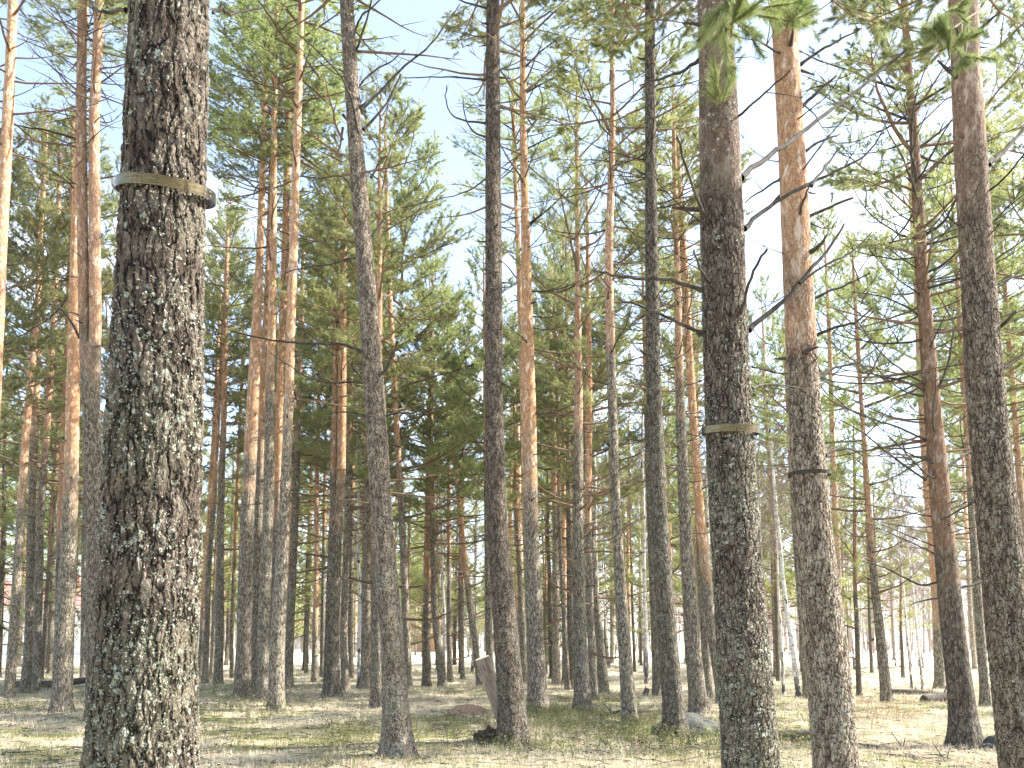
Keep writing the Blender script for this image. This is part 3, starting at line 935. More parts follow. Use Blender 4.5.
for p, a, b, dd, sb in [
    ([(811, 300), (830, 291), (848, 284), (870, 273)], 3.6, 1.6, 0.1, 0),
    ([(816, 336), (836, 327), (855, 322), (872, 308)], 3.6, 1.6, -0.3, 0),
    ([(819, 378), (835, 368), (858, 362), (877, 348)], 3.6, 1.4, 0.3, 1),
    ([(801, 64), (825, 48), (842, 39), (860, 29)], 3.6, 1.5, 0.1, 0),
    ([(800, 108), (818, 92), (835, 77)], 4.2, 2.4, 0.2, 0),
    ([(806, 218), (830, 207), (853, 198)], 4.0, 2.4, 0.0, 0),
    ([(804, 152), (822, 141), (840, 134)], 3.4, 1.5, 0.3, 2),
    ([(826, 455), (836, 450), (852, 449), (862, 455)], 3.4, 1.2, 0.2, 0),
    ([(796, 220), (804, 200), (809, 186)], 3.4, 1.5, -0.7, 0),
    ([(782, 178), (762, 190), (745, 203)], 3.0, 1.2, 0.3, 1),
    ([(804, 380), (808, 366), (818, 357)], 2.0, 1.0, -0.6, 0),
    ([(803, 424), (799, 405), (790, 388), (787, 382)], 1.8, 1.0, -0.5, 0),
]:
    branch_px('pp', "dead_branch", p, a, b, None, dd, None, sb)
for p, a, b, dd, sb in [
    ([(988, 165), (1004, 151), (1024, 130), (1050, 104)], 5.0, 3.2, 0.4, 0),
    ([(996, 330), (1006, 322), (1017, 311)], 4.4, 3.0, -0.2, 0),
    ([(990, 290), (1003, 281), (1030, 274)], 3.0, 1.5, 0.2, 2),
    ([(982, 332), (975, 322), (970, 309)], 2.6, 1.6, -0.5, 0),
    ([(985, 248), (988, 238), (1000, 222)], 2.4, 1.4, -0.2, 1),
    ([(1003, 368), (1014, 362), (1034, 350)], 2.8, 1.5, 0.2, 1),
    ([(985, 495), (960, 510), (940, 520)], 2.6, 1.0, 0.2, 1),
]:
    branch_px('uu', "dead_branch", p, a, b, None, dd, None, sb)
for p, a, b, dd, sb in [
    ([(361, 150), (356, 120), (350, 95), (337, 72), (318, 52), (297, 33)], 3.4, 1.2, -0.8, 2),
    ([(361, 110), (380, 92), (405, 66), (430, 45), (445, 25), (460, 4)], 3.4, 1.2, 0.3, 3),
    ([(363, 130), (380, 112), (392, 94), (401, 74)], 3.2, 1.4, 0.2, 1),
    ([(357, 88), (375, 70), (390, 62), (405, 50)], 2.6, 1.3, 0.5, 1),
    ([(354, 55), (363, 32), (368, 15), (373, -8)], 3.0, 1.6, -0.3, 0),
    ([(353, 40), (360, 18), (373, 7), (385, -6)], 2.6, 1.4, 0.2, 1),
    ([(360, 204), (350, 186), (342, 176), (320, 178), (300, 176)], 2.6, 1.0, -0.4, 3),
    ([(362, 352), (345, 345), (320, 344), (285, 342), (256, 337), (230, 331)], 3.4, 1.4, -0.3, 1),
    ([(369, 384), (352, 382), (335, 383), (310, 378), (290, 366), (270, 353)], 2.6, 1.0, 0.4, 2),
    ([(372, 380), (385, 371), (391, 358), (398, 341)], 4.0, 2.2, -0.5, 2),
    ([(366, 416), (350, 412), (335, 413), (318, 419)], 2.4, 1.0, -0.1, 0),
    ([(386, 416), (400, 413), (412, 413), (424, 408)], 2.4, 1.0, 0.1, 0),
    ([(372, 262), (352, 258), (330, 264), (305, 268), (285, 273)], 2.8, 0.9, 0.3, 4),
    ([(369, 240), (375, 232), (383, 220)], 3.6, 2.0, 0.1, 0),
    ([(386, 471), (395, 466), (407, 456)], 2.6, 1.0, 0.1, 1),
    ([(371, 178), (380, 162), (387, 156)], 2.6, 1.4, 0.1, 0),
]:
    branch_px('r', "dead_branch", p, a, b, None, dd, None, sb)
for p, a, b, dd, sb in [
    ([(486, 80), (465, 78), (440, 77), (405, 78)], 2.4, 1.0, 0.2, 3),
    ([(486, 123), (468, 121), (452, 115), (446, 100), (447, 85)], 2.6, 1.0, 0.2, 1),
    ([(486, 137), (474, 132), (466, 120), (463, 98)], 2.4, 1.0, -0.2, 1),
    ([(488, 8), (470, 4), (455, -2)], 2.6, 1.4, 0, 1),
    ([(487, 178), (470, 190), (445, 198), (400, 208)], 1.8, 0.8, 0.4, 3),
]:
    branch_px('z', "dead_branch", p, a, b, None, dd, None, sb)
for p, a, b, dd, sb in [
    ([(526, 135), (534, 124), (541, 110), (542, 95), (535, 80)], 2.4, 1.0, 0.2, 1),
    ([(523, 95), (545, 82), (562, 74), (590, 67)], 2.4, 1.0, 0.3, 3),
    ([(521, 72), (540, 52), (556, 40), (569, 27)], 2.4, 1.0, -0.3, 1),
    ([(528, 225), (545, 212), (556, 202), (569, 188)], 2.8, 1.2, -0.3, 0),
    ([(524, 28), (545, 15), (565, 0)], 2.4, 1.2, 0.2, 2),
    ([(524, 150), (545, 140), (570, 128), (592, 122)], 2.0, 0.8, 0.3, 4),
]:
    branch_px('aa', "dead_branch", p, a, b, None, dd, None, sb)
for p, a, b, dd, sb in [
    ([(925, 235), (940, 225), (950, 212), (958, 192), (960, 170)], 3.6, 1.6, -0.8, 1),
    ([(926, 243), (945, 233), (970, 222), (1000, 205)], 3.2, 1.4, 0.3, 2),
    ([(935, 395), (944, 375), (950, 355), (953, 330)], 3.4, 1.6, -0.8, 1),
    ([(944, 470), (965, 455), (985, 445), (1010, 425)], 3.8, 1.8, 0.5, 1),
    ([(926, 440), (900, 428), (875, 420), (850, 410), (830, 392)], 2.6, 1.0, -0.6, 2),
    ([(928, 385), (905, 372), (880, 352), (855, 318)], 2.6, 1.0, -0.8, 2),
    ([(926, 480), (900, 462), (880, 447), (862, 432), (840, 420)], 2.6, 1.0, -0.8, 2),
    ([(944, 580), (922, 585), (905, 578), (885, 568), (866, 562)], 2.8, 1.0, 0.4, 2),
    ([(948, 596), (960, 588), (975, 584), (990, 580)], 3.4, 2.0, 0.3, 1),
    ([(946, 598), (925, 600), (910, 605)], 2.4, 1.0, 0.3, 0),
    ([(922, 318), (905, 306), (880, 296), (852, 292)], 2.6, 1.0, 0.2, 3),
]:
    branch_px('ss', "dead_branch", p, a, b, None, dd, None, sb)
branch_px('hero', "dead_branch", [(128, 11), (114, 11), (100, 11), (94, 10)], 4.5, 3.0, None, 0.1, None, 0)
branch_px('hero', "dead_branch", [(211, 12), (222, 10), (232, 13), (244, 12), (262, 8)], 3.6, 2.0, None, 0.2, None, 0)
for p, a, b, dd, sb in [
    ([(66, 300), (50, 318), (30, 330), (5, 345)], 1.8, 0.8, -0.3, 1),
    ([(79, 140), (50, 131), (25, 127), (-5, 121)], 2.6, 1.2, -0.4, 1),
    ([(80, 338), (70, 320), (58, 306), (38, 296)], 3.0, 1.2, -0.6, 0),
]:
    branch_px('a', "dead_branch", p, a, b, None, dd, None, sb)

# sprays of living needles hanging in from above, on the boughs of the banded pine
def live_spray(key, shoots, wood, seed):
    rnd = random.Random(seed)
    t, B, path, d, tr = TREES[key]
    g = Geo()
    P = []; D = []
    for (px, py, Y, dx, dz, dy) in shoots:
        p = pix(px, py, Y) - B
        v = Vector((dx, dy, dz)).normalized()
        P.append(p); D.append(v)
        for q in range(4):
            j = Vector((rnd.gauss(0, 1), rnd.gauss(0, 1), rnd.gauss(0, 1)))
            P.append(p + j * 0.06); D.append((v + j * 0.45).normalized())
    for line in wood:
        Q = [pix(px, py, Y) - B for (px, py, Y) in line]
        n = len(Q) - 1
        g.tube(Q, [0.008 * (1 - 0.6 * i / n) for i in range(n + 1)], 6, 0)
    for p, dr in zip(P, D):
        g.tube([p - dr * 0.13, p - dr * 0.05, p], [0.005, 0.004, 0.0025], 5, 0)
    tufts(g, P, D, 0.075, 0.0024, 190, (0.35, 1.0), 0.12, 1, seed)
    o = obj("live_bough", g.mesh("live_bough", [M_LIMB, M_NEARN], smooth=False), t)
    return o


live_spray('nn', [(735, 2, 3.6, 0.1, -0.6, -0.5), (718, 12, 3.7, -0.4, -0.5, -0.3), (752, 14, 3.6, 0.3, -0.5, -0.5), (727, 30, 3.9, 0.1, -0.8, -0.3), (745, -8, 3.4, 0.1, 0.2, -0.5),
                  (708, 92, 4.2, -0.7, 0.1, -0.6), (712, 40, 4.3, -0.5, -0.4, -0.2), (757, 36, 4.1, 0.4, -0.5, -0.1), (735, 68, 4.7, 0.2, -0.5, -0.5)],
           [[(730, -60, 4.4), (728, -25, 4.0), (735, 0, 3.7)], [(728, -25, 4.0), (718, 10, 3.8)], [(735, -20, 3.9), (752, 12, 3.7)],
            [(722, 60, 4.9), (716, 80, 4.6), (710, 92, 4.3)], [(730, -10, 4.0), (727, 30, 3.95)], [(722, 20, 4.9), (713, 36, 4.5)], [(740, 20, 4.9), (755, 34, 4.3)]], 5)
live_spray('pp', [(795, 0, 4.6, 0.1, 0.5, -0.5), (783, 5, 4.6, -0.5, 0.3, -0.4), (806, 4, 4.6, 0.5, 0.4, -0.4), (796, 22, 4.8, 0.0, -0.6, -0.5), (782, 20, 5.0, -0.5, -0.5, -0.4), (808, 24, 5.2, 0.6, -0.3, -0.3)],
           [[(790, -50, 5.6), (793, -20, 5.0), (796, 20, 4.8)], [(793, -10, 4.9), (783, 5, 4.7)], [(793, -10, 4.9), (806, 5, 4.7)], [(796, 15, 5.0), (808, 24, 5.2)]], 6)
live_spray('uu', [(938, 22, 5.0, -0.5, 0.5, -0.3), (950, 30, 5.0, -0.2, 0.6, -0.5), (925, 30, 5.1, -0.8, 0.2, -0.2), (961, 42, 5.0, -0.3, -0.4, -0.6), (965, 12, 5.3, 0.1, -0.4, -0.4),
                  (975, 60, 5.6, 0.3, -0.6, -0.4), (960, 66, 5.6, -0.4, -0.6, -0.4)],
           [[(980, 10, 6.3), (962, 22, 5.6), (948, 32, 5.2), (925, 32, 5.15), (905, 30, 5.2), (880, 20, 5.3)], [(962, 22, 5.6), (961, 42, 5.1)], [(968, 30, 6.0), (965, 60, 5.7)]], 7)
live_spray('jj', [(x, y, 12.4 + dd_, dx, 0.4, -0.2) for (x, y, dd_, dx) in [(622, 28, 0.0, -0.8), (612, 40, 0.2, -0.9), (605, 48, 0.0, -0.8), (632, 22, 0.3, -0.4), (640, 32, 0.2, -0.5), (618, 50, 0.1, -0.6),
                                                                          (628, 44, 0.2, -0.2), (604, 34, 0, -0.8), (596, 44, 0, -0.9), (668, 14, 0.2, 0.5), (675, 8, 0.1, 0.7), (660, 4, 0.0, 0.2)]],
           [[(650, 32, 13), (638, 38, 12.6), (618, 42, 12.5), (598, 46, 12.4)], [(650, 30, 13), (664, 12, 12.6), (676, 8, 12.5)]], 8)

def bough(key, line, seed, L=1.0, dens=1.0):
    t, B, path, d, tr = TREES[key]
    rnd = random.Random(seed)
    Q = [pix(px, py, Y) - B for (px, py, Y) in line]
    n = len(Q) - 1
    g = Geo(); P = []; D = []
    g.tube(Q, [0.016 * (1 - 0.75 * i / n) for i in range(n + 1)], 6, 0)
    tot = sum((Q[i + 1] - Q[i]).length for i in range(n))
    for q in range(int(tot * 12 * dens)):
        i = rnd.randrange(n)
        p = Q[i].lerp(Q[i + 1], rnd.random())
        dr = ((Q[i + 1] - Q[i]).normalized() + Vector((rnd.gauss(0, .6), rnd.gauss(0, .6), rnd.gauss(0.1, .4)))).normalized()
        sp = bend_path(rnd, p, dr, rnd.uniform(0.2, 0.6) * L, 4, 0.03, 0.14)
        g.tube(sp, [0.005, 0.0045, 0.004, 0.003, 0.002], 4, 0)
        for k in range(rnd.randint(2, 4)):
            j = rnd.randint(2, 4)
            dd = ((sp[j] - sp[j - 1]).normalized() + Vector((rnd.gauss(0, .5), rnd.gauss(0, .5), rnd.gauss(0.1, .4)))).normalized()
            tip = sp[j] + dd * rnd.uniform(0.05, 0.14)
            g.tube([sp[j], tip], [0.003, 0.002], 4, 0)
            P.append(tip); D.append(dd)
    tufts(g, P, D, 0.07, 0.0036, 110, (0.35, 1.05), 0.11, 1, seed)
    return obj("live_bough", g.mesh("live_bough", [M_LIMB, M_NEARN], smooth=False), t)


bough('nn', [(712, -40, 5.3), (690, -5, 6.2), (660, 18, 7.0), (625, 30, 7.6)], 61)
bough('nn', [(725, -60, 5.0), (745, -25, 5.6), (770, -2, 6.2), (792, 14, 6.8)], 62)
bough('pp', [(790, -50, 6.8), (820, -10, 7.4), (850, 14, 8.2), (885, 24, 9.0), (915, 20, 9.6)], 63)
bough('pp', [(780, -40, 6.7), (755, -12, 7.2), (735, 10, 7.8), (712, 20, 8.4)], 64)
bough('uu', [(968, -30, 6.5), (935, -6, 7.0), (900, 8, 7.6), (868, 22, 8.2)], 65)
bough('uu', [(972, 5, 6.5), (945, 38, 7.2), (915, 58, 7.8), (890, 66, 8.4)], 66, 0.9)
bough('uu', [(975, -20, 6.5), (1000, 12, 7.0), (1030, 30, 7.5)], 67)
bough('jj', [(650, 12, 13.0), (625, 4, 12.4), (600, 8, 12.0), (575, 20, 11.8)], 68, 1.3)
bough('jj', [(652, -20, 13.0), (680, 6, 12.2), (700, 24, 11.8)], 69, 1.3)
bough('ss', [(912, 90, 12.5), (880, 66, 11.8), (850, 60, 11.3), (820, 66, 11.0)], 70, 1.4)
bough('ss', [(914, 130, 12.5), (945, 100, 12.0), (965, 88, 11.8)], 71, 1.3)
bough('ss', [(918, 215, 12.5), (890, 190, 12.0), (860, 178, 11.5), (838, 182, 11.2)], 72, 1.4)
bough('aa', [(523, 30, 17.6), (550, 12, 17.0), (580, 16, 16.5), (602, 30, 16)], 73, 1.5)
for kk_, z0_, z1_, nn_, l1_ in (('nn', 3.2, 6.0, 6, 0.9), ('pp', 3.4, 7.0, 16, 1.2), ('uu', 3.2, 7.0, 13, 1.2), ('jj', 5.0, 11, 10, 1.8), ('kk', 4.0, 9, 10, 1.8)):
    dead_branches(TREES[kk_][0], TREES[kk_][2], z0_, z1_, nn_, 0.35, l1_, random.Random(len(kk_) + nn_), 8)

# ------------------------------------------------------------------ metal bands round three trunks
def band_material():
    T = NT("brushed_band_metal")
    tc = T.n("ShaderNodeTexCoord").outputs['Object']
    n = T.noise(T.mapv(tc, (1, 1, 14)), 22.0, 3, 0.6)
    st = T.noise(T.mapv(tc, (1, 1, 0.15)), 30.0, 3, 0.7)
    c = T.mix(T.ramp(n, 0.35, 0.65), (0.095, 0.074, 0.042), (0.185, 0.15, 0.088))
    c = T.mix(T.ramp(st, 0.52, 0.72), c, (0.05, 0.04, 0.028))
    b = T.bsdf(c, T.ramp(st, 0.3, 0.7, 0.24, 0.42), T.bump(n, 0.0004), 0.5, 1.0)
    T.l(b.outputs[0], T.out.inputs[0])
    return T.m


M_BAND = band_material()
M_BAND_DULL = simple_wood("dull_band_metal", (0.035, 0.031, 0.025), (0.085, 0.075, 0.058), 30, 0.0004)
M_BOLT = simple_wood("bolt_steel", (0.25, 0.24, 0.22), (0.4, 0.38, 0.35), 30)


def band(px, py, d, wpx, hgt, tilt, tiltx, label, mat=None):
    c = pix(px, py, d)
    r = wpx * 0.5 * d / F
    th = 0.0016
    g = Geo()
    n = 128
    V = []
    for i in range(n):
        a = 2 * math.pi * i / n
        ca, sa = math.cos(a), math.sin(a)
        for rr, zz in ((r, -hgt / 2), (r, hgt / 2), (r - th, hgt / 2), (r - th, -hgt / 2)):
            V.append((ca * rr, sa * rr, zz))
    Fc = []
    for i in range(n):
        j = (i + 1) % n
        for k in range(4):
            k2 = (k + 1) % 4
            Fc.append((i * 4 + k, j * 4 + k, j * 4 + k2, i * 4 + k2))
    g.add(V, Fc, 0)
    root = empty("metal_band", c, label, "metal band", "metal bands round the pine trunks")
    root.rotation_euler = (tiltx, tilt, 0)
    o = obj("strap", g.mesh("strap", [mat or M_BAND], smooth=False), root)
    g2 = Geo()
    for a in (0.12, 0.30):
        for zz in (-hgt * 0.2, hgt * 0.22):
            p = Vector((math.cos(-a) * r, math.sin(-a) * r, zz))
            dr = Vector((math.cos(-a), math.sin(-a), 0))
            g2.tube([p, p + dr * 0.002, p + dr * 0.0032], [0.0035, 0.0035, 0.002], 8, 0)
    obj("rivet", g2.mesh("rivet", [M_BOLT]), root)
    return root


band(166.5, 192, 2.9, 97, 0.037, math.radians(5.0), 0.27, "brassy metal band hanging loose round the nearest lichen-spotted trunk")
band(730.5, 431, 5.1, 57.5, 0.046, math.radians(0.6), 0.14, "brass-coloured metal band round the dark mossy trunk")
band(809.5, 474, 6.6, 41.5, 0.032, math.radians(-0.5), 0.06, "thin dull metal band round the pine with orange upper bark", M_BAND_DULL)

# ------------------------------------------------------------------ the crowd of trees further back
def generic_trunk(seed, H, r0, mat, lean=0.0):
    rnd = random.Random(seed)
    rows = []
    x = y = 0.0
    lx, ly = rnd.uniform(-lean, lean), rnd.uniform(-lean, lean)
    n = 9
    for i in range(n + 1):
        t = i / n
        rows.append([t * H, x, y, r0 * (1 - 0.55 * t ** 0.9) if t < 0.8 else r0 * (0.55 - 0.5 * (t - 0.8) / 0.2 * 0.95)])
        x += lx * H / n + rnd.gauss(0, 0.03); y += ly * H / n + rnd.gauss(0, 0.03)
    rows.insert(0, [-0.3, 0, 0, r0])
    return rows, trunk_mesh(rows, 12, 0.5, mat, 0.35, seed)


PT = [generic_trunk(500 + i, 17, 0.145, M_BARK, 0.025) for i in range(8)]
BT = [generic_trunk(540 + i, 13, 0.085, M_BIRCH, 0.05) for i in range(8)]
rnd = random.Random(5)
occupied = [(TREES[k][1].x, TREES[k][1].y) for k in TREES]


def free(x, y, m=1.0):
    return all((x - a) ** 2 + (y - b) ** 2 > m * m for a, b in occupied)


def back_pine(x, y, kind, label, group, scale=1.0, H=None, cb=None, name="pine_tree", cat="pine tree"):
    i = rnd.randrange(len(PT))
    rows, me = PT[i]
    t = empty(name, (x, y, float(ground_h(x, y))), label, cat, group)
    t.rotation_euler = (0, 0, rnd.uniform(0, 6.28))
    sz = scale * rnd.uniform(0.9, 1.1)
    tr = obj("trunk", me, t, scale=(sz * rnd.uniform(0.8, 1.15), sz * rnd.uniform(0.85, 1.1), sz))
    tr.color = (rnd.uniform(2.0, 7.0) / 20 / sz, rnd.uniform(0.2, 0.5), rnd.uniform(0.5, 1.0), rnd.uniform(0.78, 1.0))
    hb = (cb if cb is not None else rnd.uniform(4.8, 8.5)) * sz
    a = path_at(rows, hb / sz)
    add_crown(t, kind, rnd.randrange(9), a[0] * sz, a[1] * sz, hb, 17 * sz - hb, rnd.uniform(0.85, 1.1) * scale, rnd.uniform(0, 6.28))
    occupied.append((x, y))
    return t


def px_ok(px, y):
    # sky gaps seen in the photograph: keep tall near crowns out of them
    if 425 < px < 505 and y < 80: return False
    if 715 < px < 900 and y < 50: return False
    return True


count = 0
tries = 0
while count < 92 and tries < 4000:
    tries += 1
    y = 27 + 62 * rnd.random() ** 1.05
    px = rnd.uniform(-40, 1064)
    if px > 600 and (rnd.random() < 0.55 or y < 34): continue
    if not px_ok(px, y): continue
    if px < 120 and y > 60: continue
    x = (px - 512) / F * y
    if not free(x, y, 1.3): continue
    near = y < 45
    back_pine(x, y, rnd.choice(('full', 'full', 'high')), "slender pine in the crowd of distant trunks behind the stand", "distant pines behind the stand")
    count += 1

def named_pine(px, y, kind, label, scale=1.0, cb=None):
    x = (px - 512) / F * y
    return back_pine(x, y, kind, label, None, scale, None, cb)


named_pine(1075, 17, 'full', "pine outside the right edge, only its green boughs reaching into the photo", 1.0, 7.5)
named_pine(1000, 25, 'full', "slim pine directly behind the slim bare-stemmed pine on the right", 1.0, 6.5)
named_pine(936, 27, 'full', "slender pine seen left of the reddish-brown pine's foot", 1.08, 7.5)
named_pine(838, 31, 'full', "slender pine standing far behind the bright green young pine", 1.05, 7.5)
named_pine(775, 34, 'high', "slender pine far off between the two banded pines on the right", 1.0, 6.5)
named_pine(14, 22.5, 'full', "pine at the left edge beside the pair of slim grey pines", 1.0, 7.5)
named_pine(100, 27, 'full', "pine behind the grey forked pine with low green boughs", 1.05, 6.5)
named_pine(-45, 20, 'full', "pine outside the left edge, only its boughs reaching into the photo", 1.0, 7.0)
named_pine(330, 30, 'full', "pine behind the two-stemmed orange pine with a dense green crown", 1.15, 7.0)
named_pine(372, 31, 'full', "dense-crowned pine behind the pale grey pine by the leaning stem", 1.15, 7.0)
named_pine(215, 33, 'full', "pine with dense crown behind the thin group of trunks", 1.15, 7.0)

# spruces
def spruce(px, y, H, rs, label, low=1.2, group=None):
    x = (px - 512) / F * y
    t = empty("spruce_tree", (x, y, float(ground_h(x, y))), label, "spruce tree", group)
    rows, me = PT[rnd.randrange(8)]
    s = H / 17
    tr = obj("trunk", me, t, scale=(0.8, 0.8, s))
    tr.color = (0.9, 0.3, 0.1, 0.36)
    me = CROWNS['spruce'][rnd.randrange(2)]
    obj("crown", me, t, (0, 0, low), (0, 0, rnd.uniform(0, 6)), (rs, rs, (H - low) / 9.0))
    occupied.append((x, y))


spruce(2, 34, 15, 1.3, "dark drooping spruce at the left edge before the white house", 2.0)
spruce(72, 40, 15, 1.1, "dark spruce behind the orange-stemmed pine on the left", 2.6)
spruce(120, 46, 16, 1.2, "spruce hidden mostly behind the nearest trunk", 2.2)
spruce(306, 42, 13, 0.8, "small fresh green spruce right of the tight clump", 1.6)
spruce(228, 50, 15, 0.9, "narrow spruce between the nearest trunk and the tight clump", 2.8)
spruce(552, 34, 9.5, 0.8, "bushy spruce behind the half orange pine", 1.2)
spruce(455, 52, 12, 1.0, "spruce in the haze of trunks beyond the brown mound", 1.4)
spruce(505, 48, 11, 0.9, "spruce behind the dark furrowed pine", 1.6)
spruce(410, 60, 13, 1.1, "far spruce right of the lichened leaning pine", 1.5)
spruce(605, 52, 12, 1.0, "far spruce in line with the long leaning pine", 1.8)
spruce(655, 62, 11, 1.0, "far spruce behind the dark mottled pine", 2.0)
spruce(30, 52, 16, 1.1, "far spruce standing by the white house's red roof", 3.0)

# young pines with light green needles
def young(px, y, H, rs, label, low, group=None):
    x = (px - 512) / F * y
    t = empty("young_pine_tree", (x, y, float(ground_h(x, y))), label, "young pine", group)
    rows, me = PT[rnd.randrange(8)]
    tr = obj("trunk", me, t, scale=(0.55, 0.55, H / 17))
    tr.color = (0.3, 0.2, 0.7, 0.46)
    obj("crown", CROWNS['young'][rnd.randrange(2)], t, (0, 0, low), (0, 0, rnd.uniform(0, 6)), (rs, rs, (H - low) / 5.0))


for i_, (px_, y_, H_) in enumerate([(690, 38, 12), (735, 36, 11), (765, 44, 12), (800, 40, 11), (838, 42, 11), (585, 40, 12), (545, 44, 12), (475, 46, 11), (438, 42, 11)]):
    young(px_, y_, H_, 1.9, ["pale green young pine behind the small pine by the dark banded trunk", "pale green young pine hidden behind the dark banded trunk", "pale green young pine right of the dark banded trunk",
                             "pale green young pine behind the thin-banded pine", "pale green young pine right of the thin-banded pine", "pale green young pine behind the greenish-grey straight pine",
                             "pale green young pine right of the half orange pine's foot", "pale green young pine behind the sawn log", "pale green young pine behind the crooked-footed grey pine"][i_], 3.0)
k_ = 0
while k_ < 60:
    y_ = 30 + 30 * rnd.random(); px_ = rnd.uniform(-20, 880)
    if 85 < px_ < 120 or (px_ < 100 and rnd.random() < 0.4): continue
    x_ = (px_ - 512) / F * y_
    if not free(x_, y_, 1.2): continue
    young(px_, y_, rnd.uniform(9, 14), rnd.uniform(1.6, 2.4), "light green young pine among the distant trunks", rnd.uniform(2.2, 4.0), "young pines of the understory")
    occupied.append((x_, y_)); k_ += 1
young(856, 23.2, 8.5, 0.85, "young bright green pine right behind the thin-banded pine", 1.6)
young(645, 36, 5.5, 0.9, "young light green pine left of the dark mottled trunk", 1.6)
young(408, 27, 6.5, 0.9, "young pine with soft green boughs right of the lichened leaning pine", 3.2)
young(900, 34, 6.0, 0.9, "small young pine among birches in the right clearing", 2.2)

# birches
def birch(px, y, label, group, H=12.5, w=1.0, leanx=None, name="birch_tree"):
    x = (px - 512) / F * y
    t = empty(name, (x, y, float(ground_h(x, y))), label, "birch tree", group)
    rows, me = BT[rnd.randrange(len(BT))]
    s = H / 13.0
    t.rotation_euler = (0, 0, rnd.uniform(0, 6.28)) if leanx is None else (0, leanx, 0)
    tr = obj("trunk", me, t, scale=(w, w, s))
    hb = H * rnd.uniform(0.32, 0.45)
    a = path_at(rows, hb / s)
    add_crown(t, 'birch', rnd.randrange(9), a[0] * w, a[1] * w, hb, H - hb, rnd.uniform(0.6, 0.9), rnd.uniform(0, 6.28))


birch(796, 22.0, "pale birch leaning left, its black-flecked foot left of the thin-banded pine", None, 9.5, 0.8, -0.025)
birch(781, 23.5, "thin white birch close left of the leaning black-flecked birch", None, 9.5, 0.5)
birch(908, 27.0, "black and white birch, left one of a close pair in the right clearing", None, 9, 0.5, -0.02)
birch(919, 26.6, "black and white birch, right one of a close pair in the right clearing", None, 9, 0.5, -0.035)
birch(827, 26, "thin pale birch just left of the bright green young pine", None, 9, 0.4)
n = 0
while n < 110:
    y = 27 + 68 * rnd.random() ** 0.9
    px = rnd.uniform(590, 1060) if rnd.random() < 0.84 else rnd.uniform(330, 600)
    if px > 880 and y < 40: continue
    x = (px - 512) / F * y
    if not free(x, y, 0.6): continue
    birch(px, y, "pale bare birch in the thin birch wood behind the pines", "bare birches of the far wood", rnd.uniform(8, 13), rnd.uniform(0.45, 0.9))
    occupied.append((x, y))
    n += 1

# far woodland that reads as one mass of twigs and trunks
def far_wood():
    g = Geo()
    r = np.random.default_rng(3)
    rr = random.Random(8)
    for i in range(620):
        ang = rr.uniform(-0.72, 0.72)
        dist = rr.uniform(105, 165)
        x = math.sin(ang) * dist; y = math.cos(ang) * dist
        if x < -40 and rr.random() < 0.45: continue
        H = rr.uniform(7, 13)
        g.tube([(x, y, -0.3), (x + rr.gauss(0, .3), y, H * 0.5), (x + rr.gauss(0, .5), y, H)], [0.13, 0.09, 0.02], 4, 0)
        for k in range(34):
            z = rr.uniform(0.22, 0.98) * H
            az = rr.uniform(0, 6.28); el = rr.uniform(0.3, 1.1)
            L = rr.uniform(0.8, 2.3) * (1.15 - 0.6 * z / H)
            p = Vector((x, y, z)); q = p + Vector((math.cos(az) * math.cos(el), math.sin(az) * math.cos(el), math.sin(el))) * L
            g.tube([p, q], [0.035, 0.012], 3, 0, cap=False)
            q2 = q + Vector((rr.gauss(0, .5), rr.gauss(0, .5), rr.gauss(0, .3)))
            m_ = p.lerp(q, 0.5)
            g.tube([m_, q2], [0.022, 0.010], 3, 0, cap=False)
    # far evergreens in the same mass, sunlight put into their paler needle colour
    P = []; D = []
    for i in range(330):
        ang = rr.uniform(-0.72, 0.72); dist = rr.uniform(100, 175)
        x = math.sin(ang) * dist; y = math.cos(ang) * dist
        H = rr.uniform(10, 17)
        if ang > 0.08 and rr.random() < 0.75: continue
        if abs(x + 52) < 20 and y < 125: continue
        g.tube([(x, y, -0.3), (x, y, H)], [0.16, 0.04], 4, 0)
        for k in range(230):
            t = rr.uniform(0.2, 1); rad = (1.08 - t) * 2.6 * rr.random() ** 0.5
            az = rr.uniform(0, 6.28)
            P.append((x + math.cos(az) * rad, y + math.sin(az) * rad, H * t)); D.append((math.cos(az), math.sin(az), 0.1))
    tufts(g, P, D, 0.42, 0.13, 7, (0.2, 1.3), 0.3, 1, 4)
    o = obj("far_woodland", g.mesh("far_woodland", [M_TWIG, M_YOUNG_FARLIT], smooth=False))
    props(o, "far-off mixed wood of bare birches and evergreens beyond the clearing", "woodland", None, "stuff")


far_wood()

